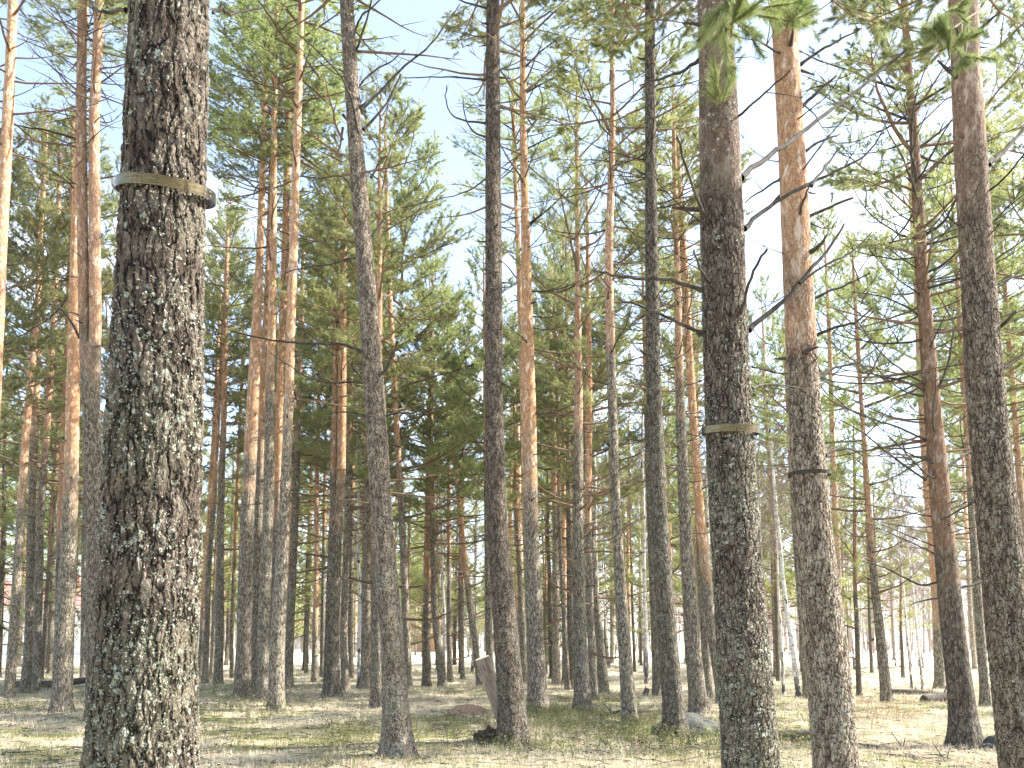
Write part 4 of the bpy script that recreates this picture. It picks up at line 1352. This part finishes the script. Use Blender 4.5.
# ------------------------------------------------------------------ ground
def ground_material():
    T = NT("forest_floor")
    tc = T.n("ShaderNodeTexCoord").outputs['Object']
    P = tc
    n1 = T.noise(P, 0.35, 4, 0.6)
    n2 = T.noise(P, 1.6, 5, 0.65)
    n3 = T.noise(P, 24.0, 5, 0.75)
    n4 = T.noise(T.mapv(P, (1, 2.2, 1), (4, 4, 0)), 0.8, 4, 0.65)
    straw = T.mix(T.ramp(n3, 0.35, 0.65), (0.23, 0.175, 0.11), (0.60, 0.53, 0.385))
    moss = T.mix(T.ramp(n3, 0.35, 0.65), (0.085, 0.095, 0.035), (0.24, 0.25, 0.11))
    litter = T.mix(T.ramp(n3, 0.4, 0.6), (0.11, 0.070, 0.045), (0.30, 0.205, 0.13))
    c = T.mix(T.ramp(n4, 0.46, 0.60), straw, moss)
    c = T.mix(T.ramp(n2, 0.57, 0.70), c, litter)
    # the trodden path on the right
    sep = T.n("ShaderNodeSeparateXYZ"); T.l(P, sep.inputs[0])
    X, Y = sep.outputs[0], sep.outputs[1]
    line = T.math('SUBTRACT', X, T.math('MULTIPLY_ADD', Y, -0.86, 15.35))
    dist = T.math('ABSOLUTE', T.math('MULTIPLY_ADD', n1, 0.8, T.math('SUBTRACT', line, 0.4)))
    pm = T.math('MULTIPLY', T.ramp(dist, 0.20, 0.55, 1.0, 0.0), T.ramp(Y, 8, 9.5, 0.0, 1.0))
    pm = T.math('MULTIPLY', pm, T.ramp(Y, 14.5, 17, 1.0, 0.0))
    c = T.mix(T.math('MULTIPLY', pm, 0.8), c, T.mix(n3, (0.10, 0.065, 0.045), (0.25, 0.18, 0.13)))
    # pale open field beyond the trees
    far = T.ramp(Y, 19, 40)
    c = T.mix(far, c, T.mix(n2, (0.52, 0.46, 0.34), (0.72, 0.66, 0.52)))
    h = T.math('MULTIPLY_ADD', n3, 0.5, n2)
    b = T.bsdf(c, 0.95, T.bump(h, 0.06, 0.8), 0.1)
    T.l(b.outputs[0], T.out.inputs[0])
    return T.m


def ground():
    ys = np.concatenate([np.arange(-12, 5, 1.0), np.arange(5, 26, 0.12), np.arange(26, 60, 0.6), np.arange(60, 200, 8), np.arange(200, 1600, 120)])
    xs = np.concatenate([-np.arange(60, 1000, 60)[::-1], np.arange(-50, -14, 1.5), np.arange(-14, 14, 0.16), np.arange(14, 50, 1.5), np.arange(60, 1000, 60)])
    X, Y = np.meshgrid(xs, ys)
    Z = ground_h(X, Y)
    Z += 0.012 * np.sin(X * 7.3 + Y * 2) * np.sin(Y * 6.1 - X)
    Z = np.where(np.abs(X) + np.abs(Y) > 120, 0, Z)
    V = np.stack([X, Y, Z], -1).reshape(-1, 3)
    nx = len(xs)
    i = np.arange(len(ys) - 1)[:, None] * nx; k = np.arange(nx - 1)[None, :]
    Fc = np.stack([i + k, i + k + 1, i + nx + k + 1, i + nx + k], -1).reshape(-1, 4)
    g = Geo(); g.add(V, Fc)
    o = obj("ground", g.mesh("ground", [ground_material()]))
    props(o, "needle-strewn forest floor of dry grass and moss", None, None, "structure")


ground()


def vnoise(x, y, s, seed=0):
    r = np.random.default_rng(seed)
    G = r.random((128, 128))
    u = x / s; v = y / s
    i = np.floor(u).astype(int); j = np.floor(v).astype(int); fu = u - i; fv = v - j
    fu = fu * fu * (3 - 2 * fu); fv = fv * fv * (3 - 2 * fv)
    g = lambda a, b: G[a % 128, b % 128]
    return (g(i, j) * (1 - fu) + g(i + 1, j) * fu) * (1 - fv) + (g(i, j + 1) * (1 - fu) + g(i + 1, j + 1) * fu) * fv


def scatter(n, seed, dmin=8.0, dmax=48.0, p=1.0):
    r = np.random.default_rng(seed)
    d = dmin * (dmax / dmin) ** (r.random(n) ** p)
    x = r.uniform(-1, 1, n) * (0.74 * d + 2.0)
    return x, d, r


def grass_mat(name, c1, c2, trans=0.3):
    T = NT(name)
    tc = T.n("ShaderNodeTexCoord").outputs['Object']
    n = T.noise(tc, 5.0, 3, 0.7)
    n2 = T.noise(tc, 0.7, 3, 0.6)
    c = T.mix(T.ramp(n, 0.3, 0.7), c1, c2)
    c = T.mix(T.ramp(n2, 0.35, 0.7, 0.0, 0.5), c, tuple(x * 1.35 for x in c2))
    b = T.bsdf(c, 0.8, None, 0.2)
    tr = T.n("ShaderNodeBsdfTranslucent"); T.l(c, tr.inputs[0])
    mx = T.n("ShaderNodeMixShader"); mx.inputs[0].default_value = trans
    T.l(b.outputs[0], mx.inputs[1]); T.l(tr.outputs[0], mx.inputs[2])
    T.l(mx.outputs[0], T.out.inputs[0])
    return T.m


def blades(name, label, cat, n_tufts, per, mask, hmin, hmax, width, mat, seed, lie=0.8, spread=0.09, dmax=48):
    x, d, r = scatter(n_tufts, seed, dmax=dmax)
    keep = mask(x, d, r)
    x, d = x[keep], d[keep]
    x = np.repeat(x, per); d = np.repeat(d, per)
    n = len(x)
    x = x + r.normal(0, spread, n); d = d + r.normal(0, spread, n)
    z = ground_h(x, d)
    h = r.uniform(hmin, hmax, n)
    az = r.uniform(0, 2 * np.pi, n)
    ln = np.abs(r.normal(0, lie, n))
    dx = np.cos(az) * ln * h; dy = np.sin(az) * ln * h
    w = width * (0.6 + d / 22.0)
    sx = -np.sin(az) * w * 0.5; sy = np.cos(az) * w * 0.5
    # half of them turned to show their side
    t = r.random(n) * np.pi
    sx2 = np.cos(t) * w * 0.5; sy2 = np.sin(t) * w * 0.5
    b = np.stack([x, d, z - 0.01], -1)
    m = np.stack([x + dx * 0.4, d + dy * 0.4, z + h * 0.62 / (1 + ln * 0.4)], -1)
    e = np.stack([x + dx, d + dy, z + h * 0.95 / (1 + ln)], -1)
    s = np.stack([sx2, sy2, np.zeros(n)], -1)
    V = np.stack([b - s, b + s, m + s * 0.8, m - s * 0.8, e], 1).reshape(-1, 3)
    o5 = np.arange(n)[:, None] * 5
    g = Geo()
    g.add(V, o5 + np.array([[0, 1, 2, 3]]), 0)
    g.f.append(o5 + np.array([[3, 2, 4]])); g.m.append(np.zeros(n, np.int32))
    o = obj(name, g.mesh(name, [mat], smooth=False))
    props(o, label, cat, None, "stuff")


def path_mask(x, d):
    return (np.abs(x - (15.35 - 0.86 * d)) < 0.35) & (d > 8.5) & (d < 15.5)


M_STRAW = grass_mat("dry_grass", (0.33, 0.27, 0.185), (0.64, 0.58, 0.45), 0.25)
M_GREENG = grass_mat("green_grass", (0.15, 0.16, 0.06), (0.33, 0.32, 0.15), 0.35)
M_BERRY = grass_mat("blueberry_leaves", (0.10, 0.115, 0.045), (0.23, 0.235, 0.10), 0.35)
M_RUST = grass_mat("brown_stalks", (0.26, 0.14, 0.075), (0.40, 0.25, 0.14), 0.2)


def green_zone(x, d):
    return vnoise(x + 50, d * 1.6 + 20, 2.2, 4) * 0.65 + vnoise(x + 50, d + 20, 0.7, 5) * 0.35 + np.where(d < 20, 0.09, -0.04) - np.where(x > 3.2, 0.16, 0)


blades("dry_grass", "matted straw-coloured dead grass covering the forest floor", "grass", 34000, 11,
       lambda x, d, r: (green_zone(x, d) < r.uniform(0.42, 0.75, len(x))) & ~path_mask(x, d), 0.05, 0.17, 0.0058, M_STRAW, 21, 1.3)
blades("green_grass", "short new green grass and moss tufts among the dead grass", "grass", 22000, 11,
       lambda x, d, r: (green_zone(x, d) > r.uniform(0.40, 0.62, len(x))) & ~path_mask(x, d), 0.05, 0.15, 0.0055, M_GREENG, 22, 0.9)
blades("brown_stalks", "thin reddish-brown dead stalks standing in the clearing on the right", "stalks", 5200, 4,
       lambda x, d, r: ((x / d * F + 512 > 820) & (x / d * F + 512 < 915) & (d > 14) & (d < 21) & (r.random(len(x)) < 0.9)) | (r.random(len(x)) < 0.02), 0.12, 0.42, 0.0045, M_RUST, 23, 0.35, 0.12, 30)


def leaves_patch(name, label, spots, mat, seed, H=0.22):
    """low leafy shrubs: stems with small leaves"""
    r = np.random.default_rng(seed); rr = random.Random(seed)
    g = Geo(); P = []
    for (px, py, w, n) in spots:
        d0 = gdist(py); x0 = (px - 512) / F * d0
        for i in range(n):
            if rr.random() < 0.4: continue
            x = x0 + rr.gauss(0, w * 1.5); y = d0 + rr.gauss(0, w * 1.9)
            z = float(ground_h(x, y))
            h = H * rr.uniform(0.5, 1.2)
            q = Vector((x + rr.gauss(0, 0.05), y + rr.gauss(0, 0.05), z + h))
            g.tube([(x, y, z - 0.02), q], [0.003, 0.0015], 3, 0, cap=False)
            for k in range(11):
                t = rr.uniform(0.3, 1.05)
                P.append((x + (q.x - x) * t + rr.gauss(0, .035), y + (q.y - y) * t + rr.gauss(0, .035), z + h * t + rr.gauss(0, .015)))
    P = np.array(P); n = len(P)
    A = r.normal(size=(n, 3)); A /= np.linalg.norm(A, axis=1, keepdims=True)
    B = np.cross(A, r.normal(size=(n, 3))); B /= np.linalg.norm(B, axis=1, keepdims=True)
    s = r.uniform(0.012, 0.024, (n, 1))
    V = np.stack([P - A * s, P + B * s * 0.6, P + A * s, P - B * s * 0.6], 1).reshape(-1, 3)
    g.add(V, np.arange(4 * n).reshape(-1, 4), 1)
    o = obj(name, g.mesh(name, [M_DEAD, mat], smooth=False))
    props(o, label, "shrub", None, "stuff")


leaves_patch("blueberry_undergrowth", "knee-low blueberry scrub scattered in green patches over the floor",
             [(560, 722, 0.45, 420), (545, 715, 0.3, 200), (600, 735, 0.5, 260), (650, 745, 0.5, 260), (700, 748, 0.4, 180), (640, 728, 0.4, 160), (530, 750, 0.3, 150),
              (355, 728, 0.3, 80), (350, 740, 0.2, 90), (260, 705, 0.9, 240), (225, 712, 0.8, 160), (230, 690, 0.6, 90), (420, 740, 0.5, 120), (455, 725, 0.5, 120), (20, 690, 0.8, 140), (10, 715, 0.6, 100), (780, 745, 0.3, 120),
              (610, 700, 0.6, 80), (790, 688, 0.9, 120), (860, 700, 0.5, 60)], M_BERRY, 31)


def litter():
    g = Geo(); rr = random.Random(41)
    for i in range(3200):
        d = 8 * (30 / 8) ** rr.random(); x = rr.uniform(-1, 1) * (0.72 * d + 1)
        z = float(ground_h(x, d)) + 0.03
        a = rr.uniform(0, 6.28); L = rr.uniform(0.08, 0.5)
        p = Vector((x, d, z)); q = p + Vector((math.cos(a), math.sin(a), rr.uniform(-0.05, 0.12))) * L
        m = p.lerp(q, 0.5) + Vector((rr.gauss(0, .03), rr.gauss(0, .03), 0.015))
        g.tube([p, m, q], [0.006, 0.005, 0.002], 4, 0)
    for i in range(260):
        d = 8 * (24 / 8) ** rr.random(); x = rr.uniform(-1, 1) * (0.72 * d + 1)
        z = float(ground_h(x, d)) + 0.035
        a = rr.uniform(0, 6.28)
        dr = Vector((math.cos(a), math.sin(a), 0)) * 0.018
        p = Vector((x, d, z))
        g.tube([p - dr, p - dr * 0.4, p + dr * 0.4, p + dr], [0.006, 0.017, 0.014, 0.003], 6, 0)
    o = obj("twig_litter", g.mesh("twig_litter", [M_DEAD]))
    props(o, "fallen twigs and cones strewn over the forest floor", "litter", None, "stuff")


litter()

# ------------------------------------------------------------------ things on the ground
def saw_wood():
    T = NT("sawn_end")
    tc = T.n("ShaderNodeTexCoord").outputs['Object']
    w = T.n("ShaderNodeTexWave", wave_type='RINGS', rings_direction='Z')
    T.l(tc, w.inputs['Vector']); w.inputs['Scale'].default_value = 18; w.inputs['Distortion'].default_value = 1.5
    c = T.mix(w.outputs['Fac'], (0.40, 0.30, 0.20), (0.58, 0.47, 0.34))
    b = T.bsdf(c, 0.8)
    T.l(b.outputs[0], T.out.inputs[0])
    return T.m


M_SAWN = saw_wood()
T = NT("bare_log")
tc_ = T.n("ShaderNodeTexCoord").outputs['Object']
n_ = T.noise(T.mapv(tc_, (6, 6, 1.0)), 6.0, 4, 0.65)
n2_ = T.noise(tc_, 3.0, 3, 0.6)
c_ = T.mix(T.ramp(n_, 0.35, 0.65), (0.15, 0.115, 0.09), (0.36, 0.30, 0.25))
c_ = T.mix(T.ramp(n2_, 0.5, 0.65), c_, (0.33, 0.25, 0.19))
b_ = T.bsdf(c_, 0.8, T.bump(n_, 0.01), 0.3)
T.l(b_.outputs[0], T.out.inputs[0])
M_LOG = T.m

# leaning sawn log: foot on the ground right of the trunk's back, resting on the dark pine
d0 = 12.75
top = pix(482.5, 658, d0 - 0.1)
foot = pix(513, 742, d0 + 0.1)
foot.z = float(ground_h(foot.x, foot.y)) - 0.05
ax = top - foot
Lg = ax.length
root = empty("leaning_log", foot, "sawn brown log propped at a slant against the dark furrowed pine", "log")
root.rotation_euler = ax.to_track_quat('Z', 'Y').to_euler()
g = Geo()
rl = 0.12
ring = [(rl * (1 + 0.03 * math.sin(3 * a)), a) for a in np.linspace(0, 2 * math.pi, 40, endpoint=False)]
zs = np.linspace(0, Lg, 12)
V = [(r_ * math.cos(a) * (1.04 - 0.04 * i / 11), r_ * math.sin(a) * (1.04 - 0.04 * i / 11), z) for i, z in enumerate(zs) for (r_, a) in ring]
Fc = [(i * 40 + k, i * 40 + (k + 1) % 40, (i + 1) * 40 + (k + 1) % 40, (i + 1) * 40 + k) for i in range(11) for k in range(40)]
g.add(V, Fc)
obj("log_side", g.mesh("log_side", [M_LOG]), root)
g = Geo()
V = [(0, 0, Lg + 0.004)] + [(r_ * 0.96 * math.cos(a), r_ * 0.96 * math.sin(a), Lg + 0.004) for (r_, a) in ring] + [(r_ * math.cos(a), r_ * math.sin(a), Lg - 0.006) for (r_, a) in ring]
g.add(V, [(0, 1 + k, 1 + (k + 1) % 40) for k in range(40)])
g.f.append(np.array([(1 + k, 41 + k, 41 + (k + 1) % 40, 1 + (k + 1) % 40) for k in range(40)])); g.m.append(np.zeros(40, np.int32))
obj("sawn_end", g.mesh("sawn_end", [M_SAWN], smooth=False), root)


def rock_mat():
    T = NT("mossy_granite")
    tc = T.n("ShaderNodeTexCoord").outputs['Object']
    n = T.noise(tc, 3.0, 5, 0.65); n2 = T.noise(tc, 30.0, 4, 0.7)
    c = T.mix(T.ramp(n2, 0.35, 0.65), (0.045, 0.047, 0.042), (0.11, 0.112, 0.10))
    c = T.mix(T.ramp(n, 0.55, 0.68), c, (0.17, 0.19, 0.09))
    b = T.bsdf(c, 0.9, T.bump(n2, 0.02), 0.2)
    T.l(b.outputs[0], T.out.inputs[0])
    return T.m


M_ROCK = rock_mat()


def lump(name, px, py, sx, sy, sz, label, cat, mat, seed, rough=0.22, sink=0.25):
    import bmesh
    from mathutils import noise as mn
    d = gdist(py)
    x = (px - 512) / F * d
    bm = bmesh.new()
    bmesh.ops.create_icosphere(bm, subdivisions=5, radius=1.0)
    off = Vector((seed * 3.1, seed * 1.7, seed))
    for v in bm.verts:
        n = mn.noise(v.co * 1.3 + off) * rough * 1.6 + mn.noise(v.co * 3.5 + off) * rough * 0.7 + mn.noise(v.co * 11 + off) * rough * 0.25
        v.co *= 1 + n
        v.co.x *= sx; v.co.y *= sy; v.co.z = (v.co.z - sink) * sz
    me = bpy.data.meshes.new(name); bm.to_mesh(me); bm.free()
    for p in me.polygons: p.use_smooth = True
    me.materials.append(mat)
    o = obj(name, me, None, (x, d, float(ground_h(x, d))))
    props(o, label, cat)
    return o


lump("boulder", 694, 734, 0.62, 0.5, 0.36, "grey boulder at the foot of the dark mottled pine", "rock", M_ROCK, 2)
lump("boulder", 993, 744, 0.42, 0.4, 0.24, "grey stone beside the foot of the reddish-brown pine", "rock", M_ROCK, 5)
lump("needle_mound", 468, 713, 0.50, 0.4, 0.26, "low rust-brown mound of dead needles left of the sawn log", "mound", simple_wood("brown_needles", (0.24, 0.15, 0.095), (0.50, 0.35, 0.24), 40, 0.05), 7, 0.2, 0.25)
lump("stump", 489, 742, 0.22, 0.2, 0.20, "dark rotten stump at the foot of the furrowed pine", "stump", simple_wood("rotten_wood", (0.05, 0.035, 0.025), (0.15, 0.11, 0.08), 30, 0.03), 9, 0.45, 0.0)
lump("mossy_hummock", 645, 732, 0.5, 0.4, 0.14, "low mossy hummock left of the dark mottled pine", "hummock", simple_wood("moss", (0.09, 0.11, 0.04), (0.2, 0.21, 0.09), 60, 0.03), 12, 0.2, 0.1)


def small_log(px, py, L, r, az, label, name="fallen_log", lift=0.0, pitch=0.0, knots=2):
    d = gdist(py); x = (px - 512) / F * d
    rr = random.Random(int(px))
    o_ = Vector((x, d, float(ground_h(x, d)) + r * 0.7 + lift))
    g = Geo()
    dr = Vector((math.cos(az), math.sin(az), pitch))
    pts = bend_path(rr, -dr * L / 2, dr, L, 7, 0, 0.05)
    g.tube(pts, [r * (1 - 0.35 * i / 7) for i in range(8)], 10, 0)
    g.tube([pts[0], pts[0] - dr * 0.01], [r, r * 0.8], 10, 0)
    for k in range(knots):
        p = pts[rr.randint(1, 6)]
        g.tube([p, p + Vector((rr.gauss(0, .3), rr.gauss(0, .3), rr.uniform(0.1, 0.5))).normalized() * rr.uniform(0.1, 0.4)], [r * 0.35, 0.006], 5, 0)
    o = obj(name, g.mesh(name, [M_DEAD]), None, o_)
    props(o, label, "log")
    return o


small_log(800, 739, 1.1, 0.10, 0.1, "dark fallen log lying left of the thin-banded pine's foot", knots=3)
small_log(935, 694, 3.2, 0.09, -0.1, "long grey fallen trunk lying across the right clearing", knots=6)
small_log(945, 703, 1.6, 0.13, 0.3, "short broken log in front of the long fallen trunk", knots=4)
small_log(645, 693, 0.32, 0.11, 0.9, "small dark chunk of wood in the pale grass left of the mottled pine", pitch=0.9, knots=1)
small_log(75, 688, 4.0, 0.13, 0.05, "reddish-brown log lying behind the left-hand pines", knots=4)
small_log(610, 716, 0.5, 0.04, 0.5, "little grey stick lying in the grass behind the long leaning pine", name="fallen_branch")
small_log(905, 752, 1.2, 0.03, -0.5, "thin dark fallen branch lying on the trodden path", name="fallen_branch")
small_log(875, 744, 0.9, 0.03, -0.7, "dark branch lying across the path nearer the thin-banded pine", name="fallen_branch")
o_ = small_log(938, 684, 1.7, 0.10, 0.0, "broken upright birch snag in the right clearing", name="tree_snag", knots=1)
o_.rotation_euler = (0, -math.pi / 2 * 0.97, 0); o_.location.z = 0.8; o_["category"] = "snag"

# ------------------------------------------------------------------ houses far off on the left
def flat(name, c, rough=0.7, sc=3.0):
    T = NT(name)
    tc = T.n("ShaderNodeTexCoord").outputs['Object']
    n = T.noise(tc, sc, 3, 0.6)
    cc = T.mix(n, tuple(x * 0.88 for x in c), c)
    b = T.bsdf(cc, rough)
    T.l(b.outputs[0], T.out.inputs[0])
    return T.m


M_WHITE = flat("white_boards", (0.80, 0.79, 0.76)); M_ROOF = flat("red_roof_sheet", (0.46, 0.22, 0.19)); M_GLASS = flat("dark_window_glass", (0.05, 0.06, 0.07), 0.15)
M_REDW = flat("red_boards", (0.36, 0.10, 0.06)); M_ORW = flat("ochre_boards", (0.52, 0.27, 0.12))


def boxg(g, x0, x1, y0, y1, z0, z1, mat=0):
    V = [(x, y, z) for x in (x0, x1) for y in (y0, y1) for z in (z0, z1)]
    g.add(V, [(0, 1, 3, 2), (4, 6, 7, 5), (0, 4, 5, 1), (2, 3, 7, 6), (0, 2, 6, 4), (1, 5, 7, 3)], mat)


def house(name, x, y, w, dp, wallh, roofh, wallm, roofm, label, wins, rz=0.0):
    t = empty(name, (x, y, 0), label, "house")
    t.rotation_euler = (0, 0, rz)
    g = Geo(); boxg(g, -w / 2, w / 2, 0, dp, -0.3, wallh)
    V = [(-w / 2, 0, wallh), (-w / 2, dp, wallh), (-w / 2, dp / 2, wallh + roofh), (w / 2, 0, wallh), (w / 2, dp, wallh), (w / 2, dp / 2, wallh + roofh)]
    g.add(V, [(0, 1, 2), (3, 5, 4)])
    obj("wall", g.mesh("wall", [wallm], smooth=False), t)
    g = Geo()
    e = 0.5; th = 0.14; k = roofh / (dp / 2)
    for s in (0, 1):
        yo = -e if s == 0 else dp + e
        zo = wallh - e * k
        V = []
        for xx in (-w / 2 - e, w / 2 + e):
            V += [(xx, yo, zo + 0.02), (xx, dp / 2, wallh + roofh + 0.02), (xx, yo, zo + th), (xx, dp / 2, wallh + roofh + th)]
        g.add(V, [(0, 1, 3, 2), (4, 6, 7, 5), (0, 4, 5, 1), (2, 3, 7, 6), (0, 2, 6, 4)])
    rf = obj("roof", g.mesh("roof", [roofm], smooth=False), t)
    g = Geo(); boxg(g, -0.4, 0.4, dp / 2 - 0.4, dp / 2 + 0.4, wallh + roofh - 0.4, wallh + roofh + 0.9)
    ch = obj("chimney", g.mesh("chimney", [roofm], smooth=False), rf, (w * 0.2, 0, 0))
    for wx in wins:
        g = Geo(); boxg(g, -0.55, 0.55, -0.04, 0.0, 1.0, 2.3)
        wo = obj("window", g.mesh("window", [M_WHITE], smooth=False), t, (wx, -0.003, 0))
        g = Geo(); boxg(g, -0.46, -0.03, -0.055, -0.041, 1.08, 2.22); boxg(g, 0.03, 0.46, -0.055, -0.041, 1.08, 2.22)
        obj("pane", g.mesh("pane", [M_GLASS], smooth=False), wo)


house("house", -53.5, 86, 22, 9, 5.5, 2.6, M_WHITE, M_ROOF, "white house with a red roof far off at the left edge", [-7, 7.5], 0.08)
house("house", -26.0, 132, 7, 6, 3.2, 2.0, M_WHITE, M_ROOF, "small white house with red roof glimpsed left of the lichened leaning pine", [-2, 2])
house("shed", -13.0, 108, 5.5, 5, 2.7, 1.8, M_ORW, M_ROOF, "orange-brown shed glimpsed right of the lichened leaning pine", [0])
house("house", -37.0, 145, 7, 6, 3.0, 2.2, M_WHITE, M_ROOF, "tiny far house in the gap right of the tight clump", [1.5])

ADDED_HAZE = 0.0004  # haze volume added to lift the dark crowns far back
if ADDED_HAZE:
    T = NT("added_haze_air")
    vv = T.n("ShaderNodeVolumePrincipled")
    vv.inputs['Color'].default_value = (0.93, 0.95, 0.97, 1)
    vv.inputs['Density'].default_value = ADDED_HAZE
    vv.inputs['Anisotropy'].default_value = 0.3
    T.l(vv.outputs[0], T.out.inputs['Volume'])
    g = Geo(); boxg(g, -1200, 1200, -30, 1700, -1.5, 26)
    hz = obj("haze", g.mesh("haze", [T.m], smooth=False))
    props(hz, "thin haze added to lighten the far trunks", "haze", None, "stuff")

# ------------------------------------------------------------------ light and sky
SUN_EL = math.radians(42)
SUN_AZ = math.radians(80)     # clockwise from straight ahead
sx, sy, sz = math.sin(SUN_AZ) * math.cos(SUN_EL), math.cos(SUN_AZ) * math.cos(SUN_EL), math.sin(SUN_EL)
sl = bpy.data.lights.new("sun", 'SUN'); sl.energy = 5.0; sl.angle = math.radians(0.5); sl.color = (1.0, 0.95, 0.87)
so = bpy.data.objects.new("sun", sl); COL.objects.link(so)
so.rotation_euler = Vector((sx, sy, sz)).to_track_quat('Z', 'Y').to_euler()
w = bpy.data.worlds.new("World"); scene.world = w; w.use_nodes = True
nt = w.node_tree; nt.nodes.clear()
out = nt.nodes.new("ShaderNodeOutputWorld"); bg = nt.nodes.new("ShaderNodeBackground")
sky = nt.nodes.new("ShaderNodeTexSky"); sky.sky_type = 'NISHITA'; sky.sun_disc = False
sky.sun_elevation = SUN_EL; sky.sun_rotation = SUN_AZ; sky.air_density = 1.0; sky.dust_density = 1.2; sky.ozone_density = 1.0
tc = nt.nodes.new("ShaderNodeTexCoord")
mp = nt.nodes.new("ShaderNodeMapping"); mp.inputs['Scale'].default_value = (1, 1, 2.2)
ns = nt.nodes.new("ShaderNodeTexNoise"); ns.inputs['Scale'].default_value = 2.6; ns.inputs['Detail'].default_value = 6; ns.inputs['Roughness'].default_value = 0.55
mr = nt.nodes.new("ShaderNodeMapRange"); mr.interpolation_type = 'SMOOTHSTEP'
mr.inputs[1].default_value = 0.48; mr.inputs[2].default_value = 0.74; mr.inputs[3].default_value = 0.12; mr.inputs[4].default_value = 0.92
mx = nt.nodes.new("ShaderNodeMix"); mx.data_type = 'RGBA'
mx.inputs[7].default_value = (4.6, 4.75, 4.95, 1)
nt.links.new(tc.outputs['Generated'], mp.inputs[0]); nt.links.new(mp.outputs[0], ns.inputs['Vector'])
nt.links.new(ns.outputs[0], mr.inputs[0]); nt.links.new(mr.outputs[0], mx.inputs[0])
nt.links.new(sky.outputs[0], mx.inputs[6]); nt.links.new(mx.outputs[2], bg.inputs[0]); nt.links.new(bg.outputs[0], out.inputs[0])
bg.inputs[1].default_value = 0.14

scene.view_settings.view_transform = 'Standard'
scene.view_settings.look = 'None'
scene.view_settings.exposure = 1.8
scene.view_settings.gamma = 1.0
scene.render.engine = 'CYCLES'
scene.cycles.max_bounces = 5
scene.cycles.volume_bounces = 1
scene.cycles.volume_step_rate = 4
scene.cycles.diffuse_bounces = 3
scene.cycles.transmission_bounces = 3
scene.cycles.transparent_max_bounces = 4
scene.cycles.use_adaptive_sampling = True
scene.cycles.adaptive_threshold = 0.03
scene.cycles.use_denoising = True
scene.cycles.denoiser = 'OPENIMAGEDENOISE'
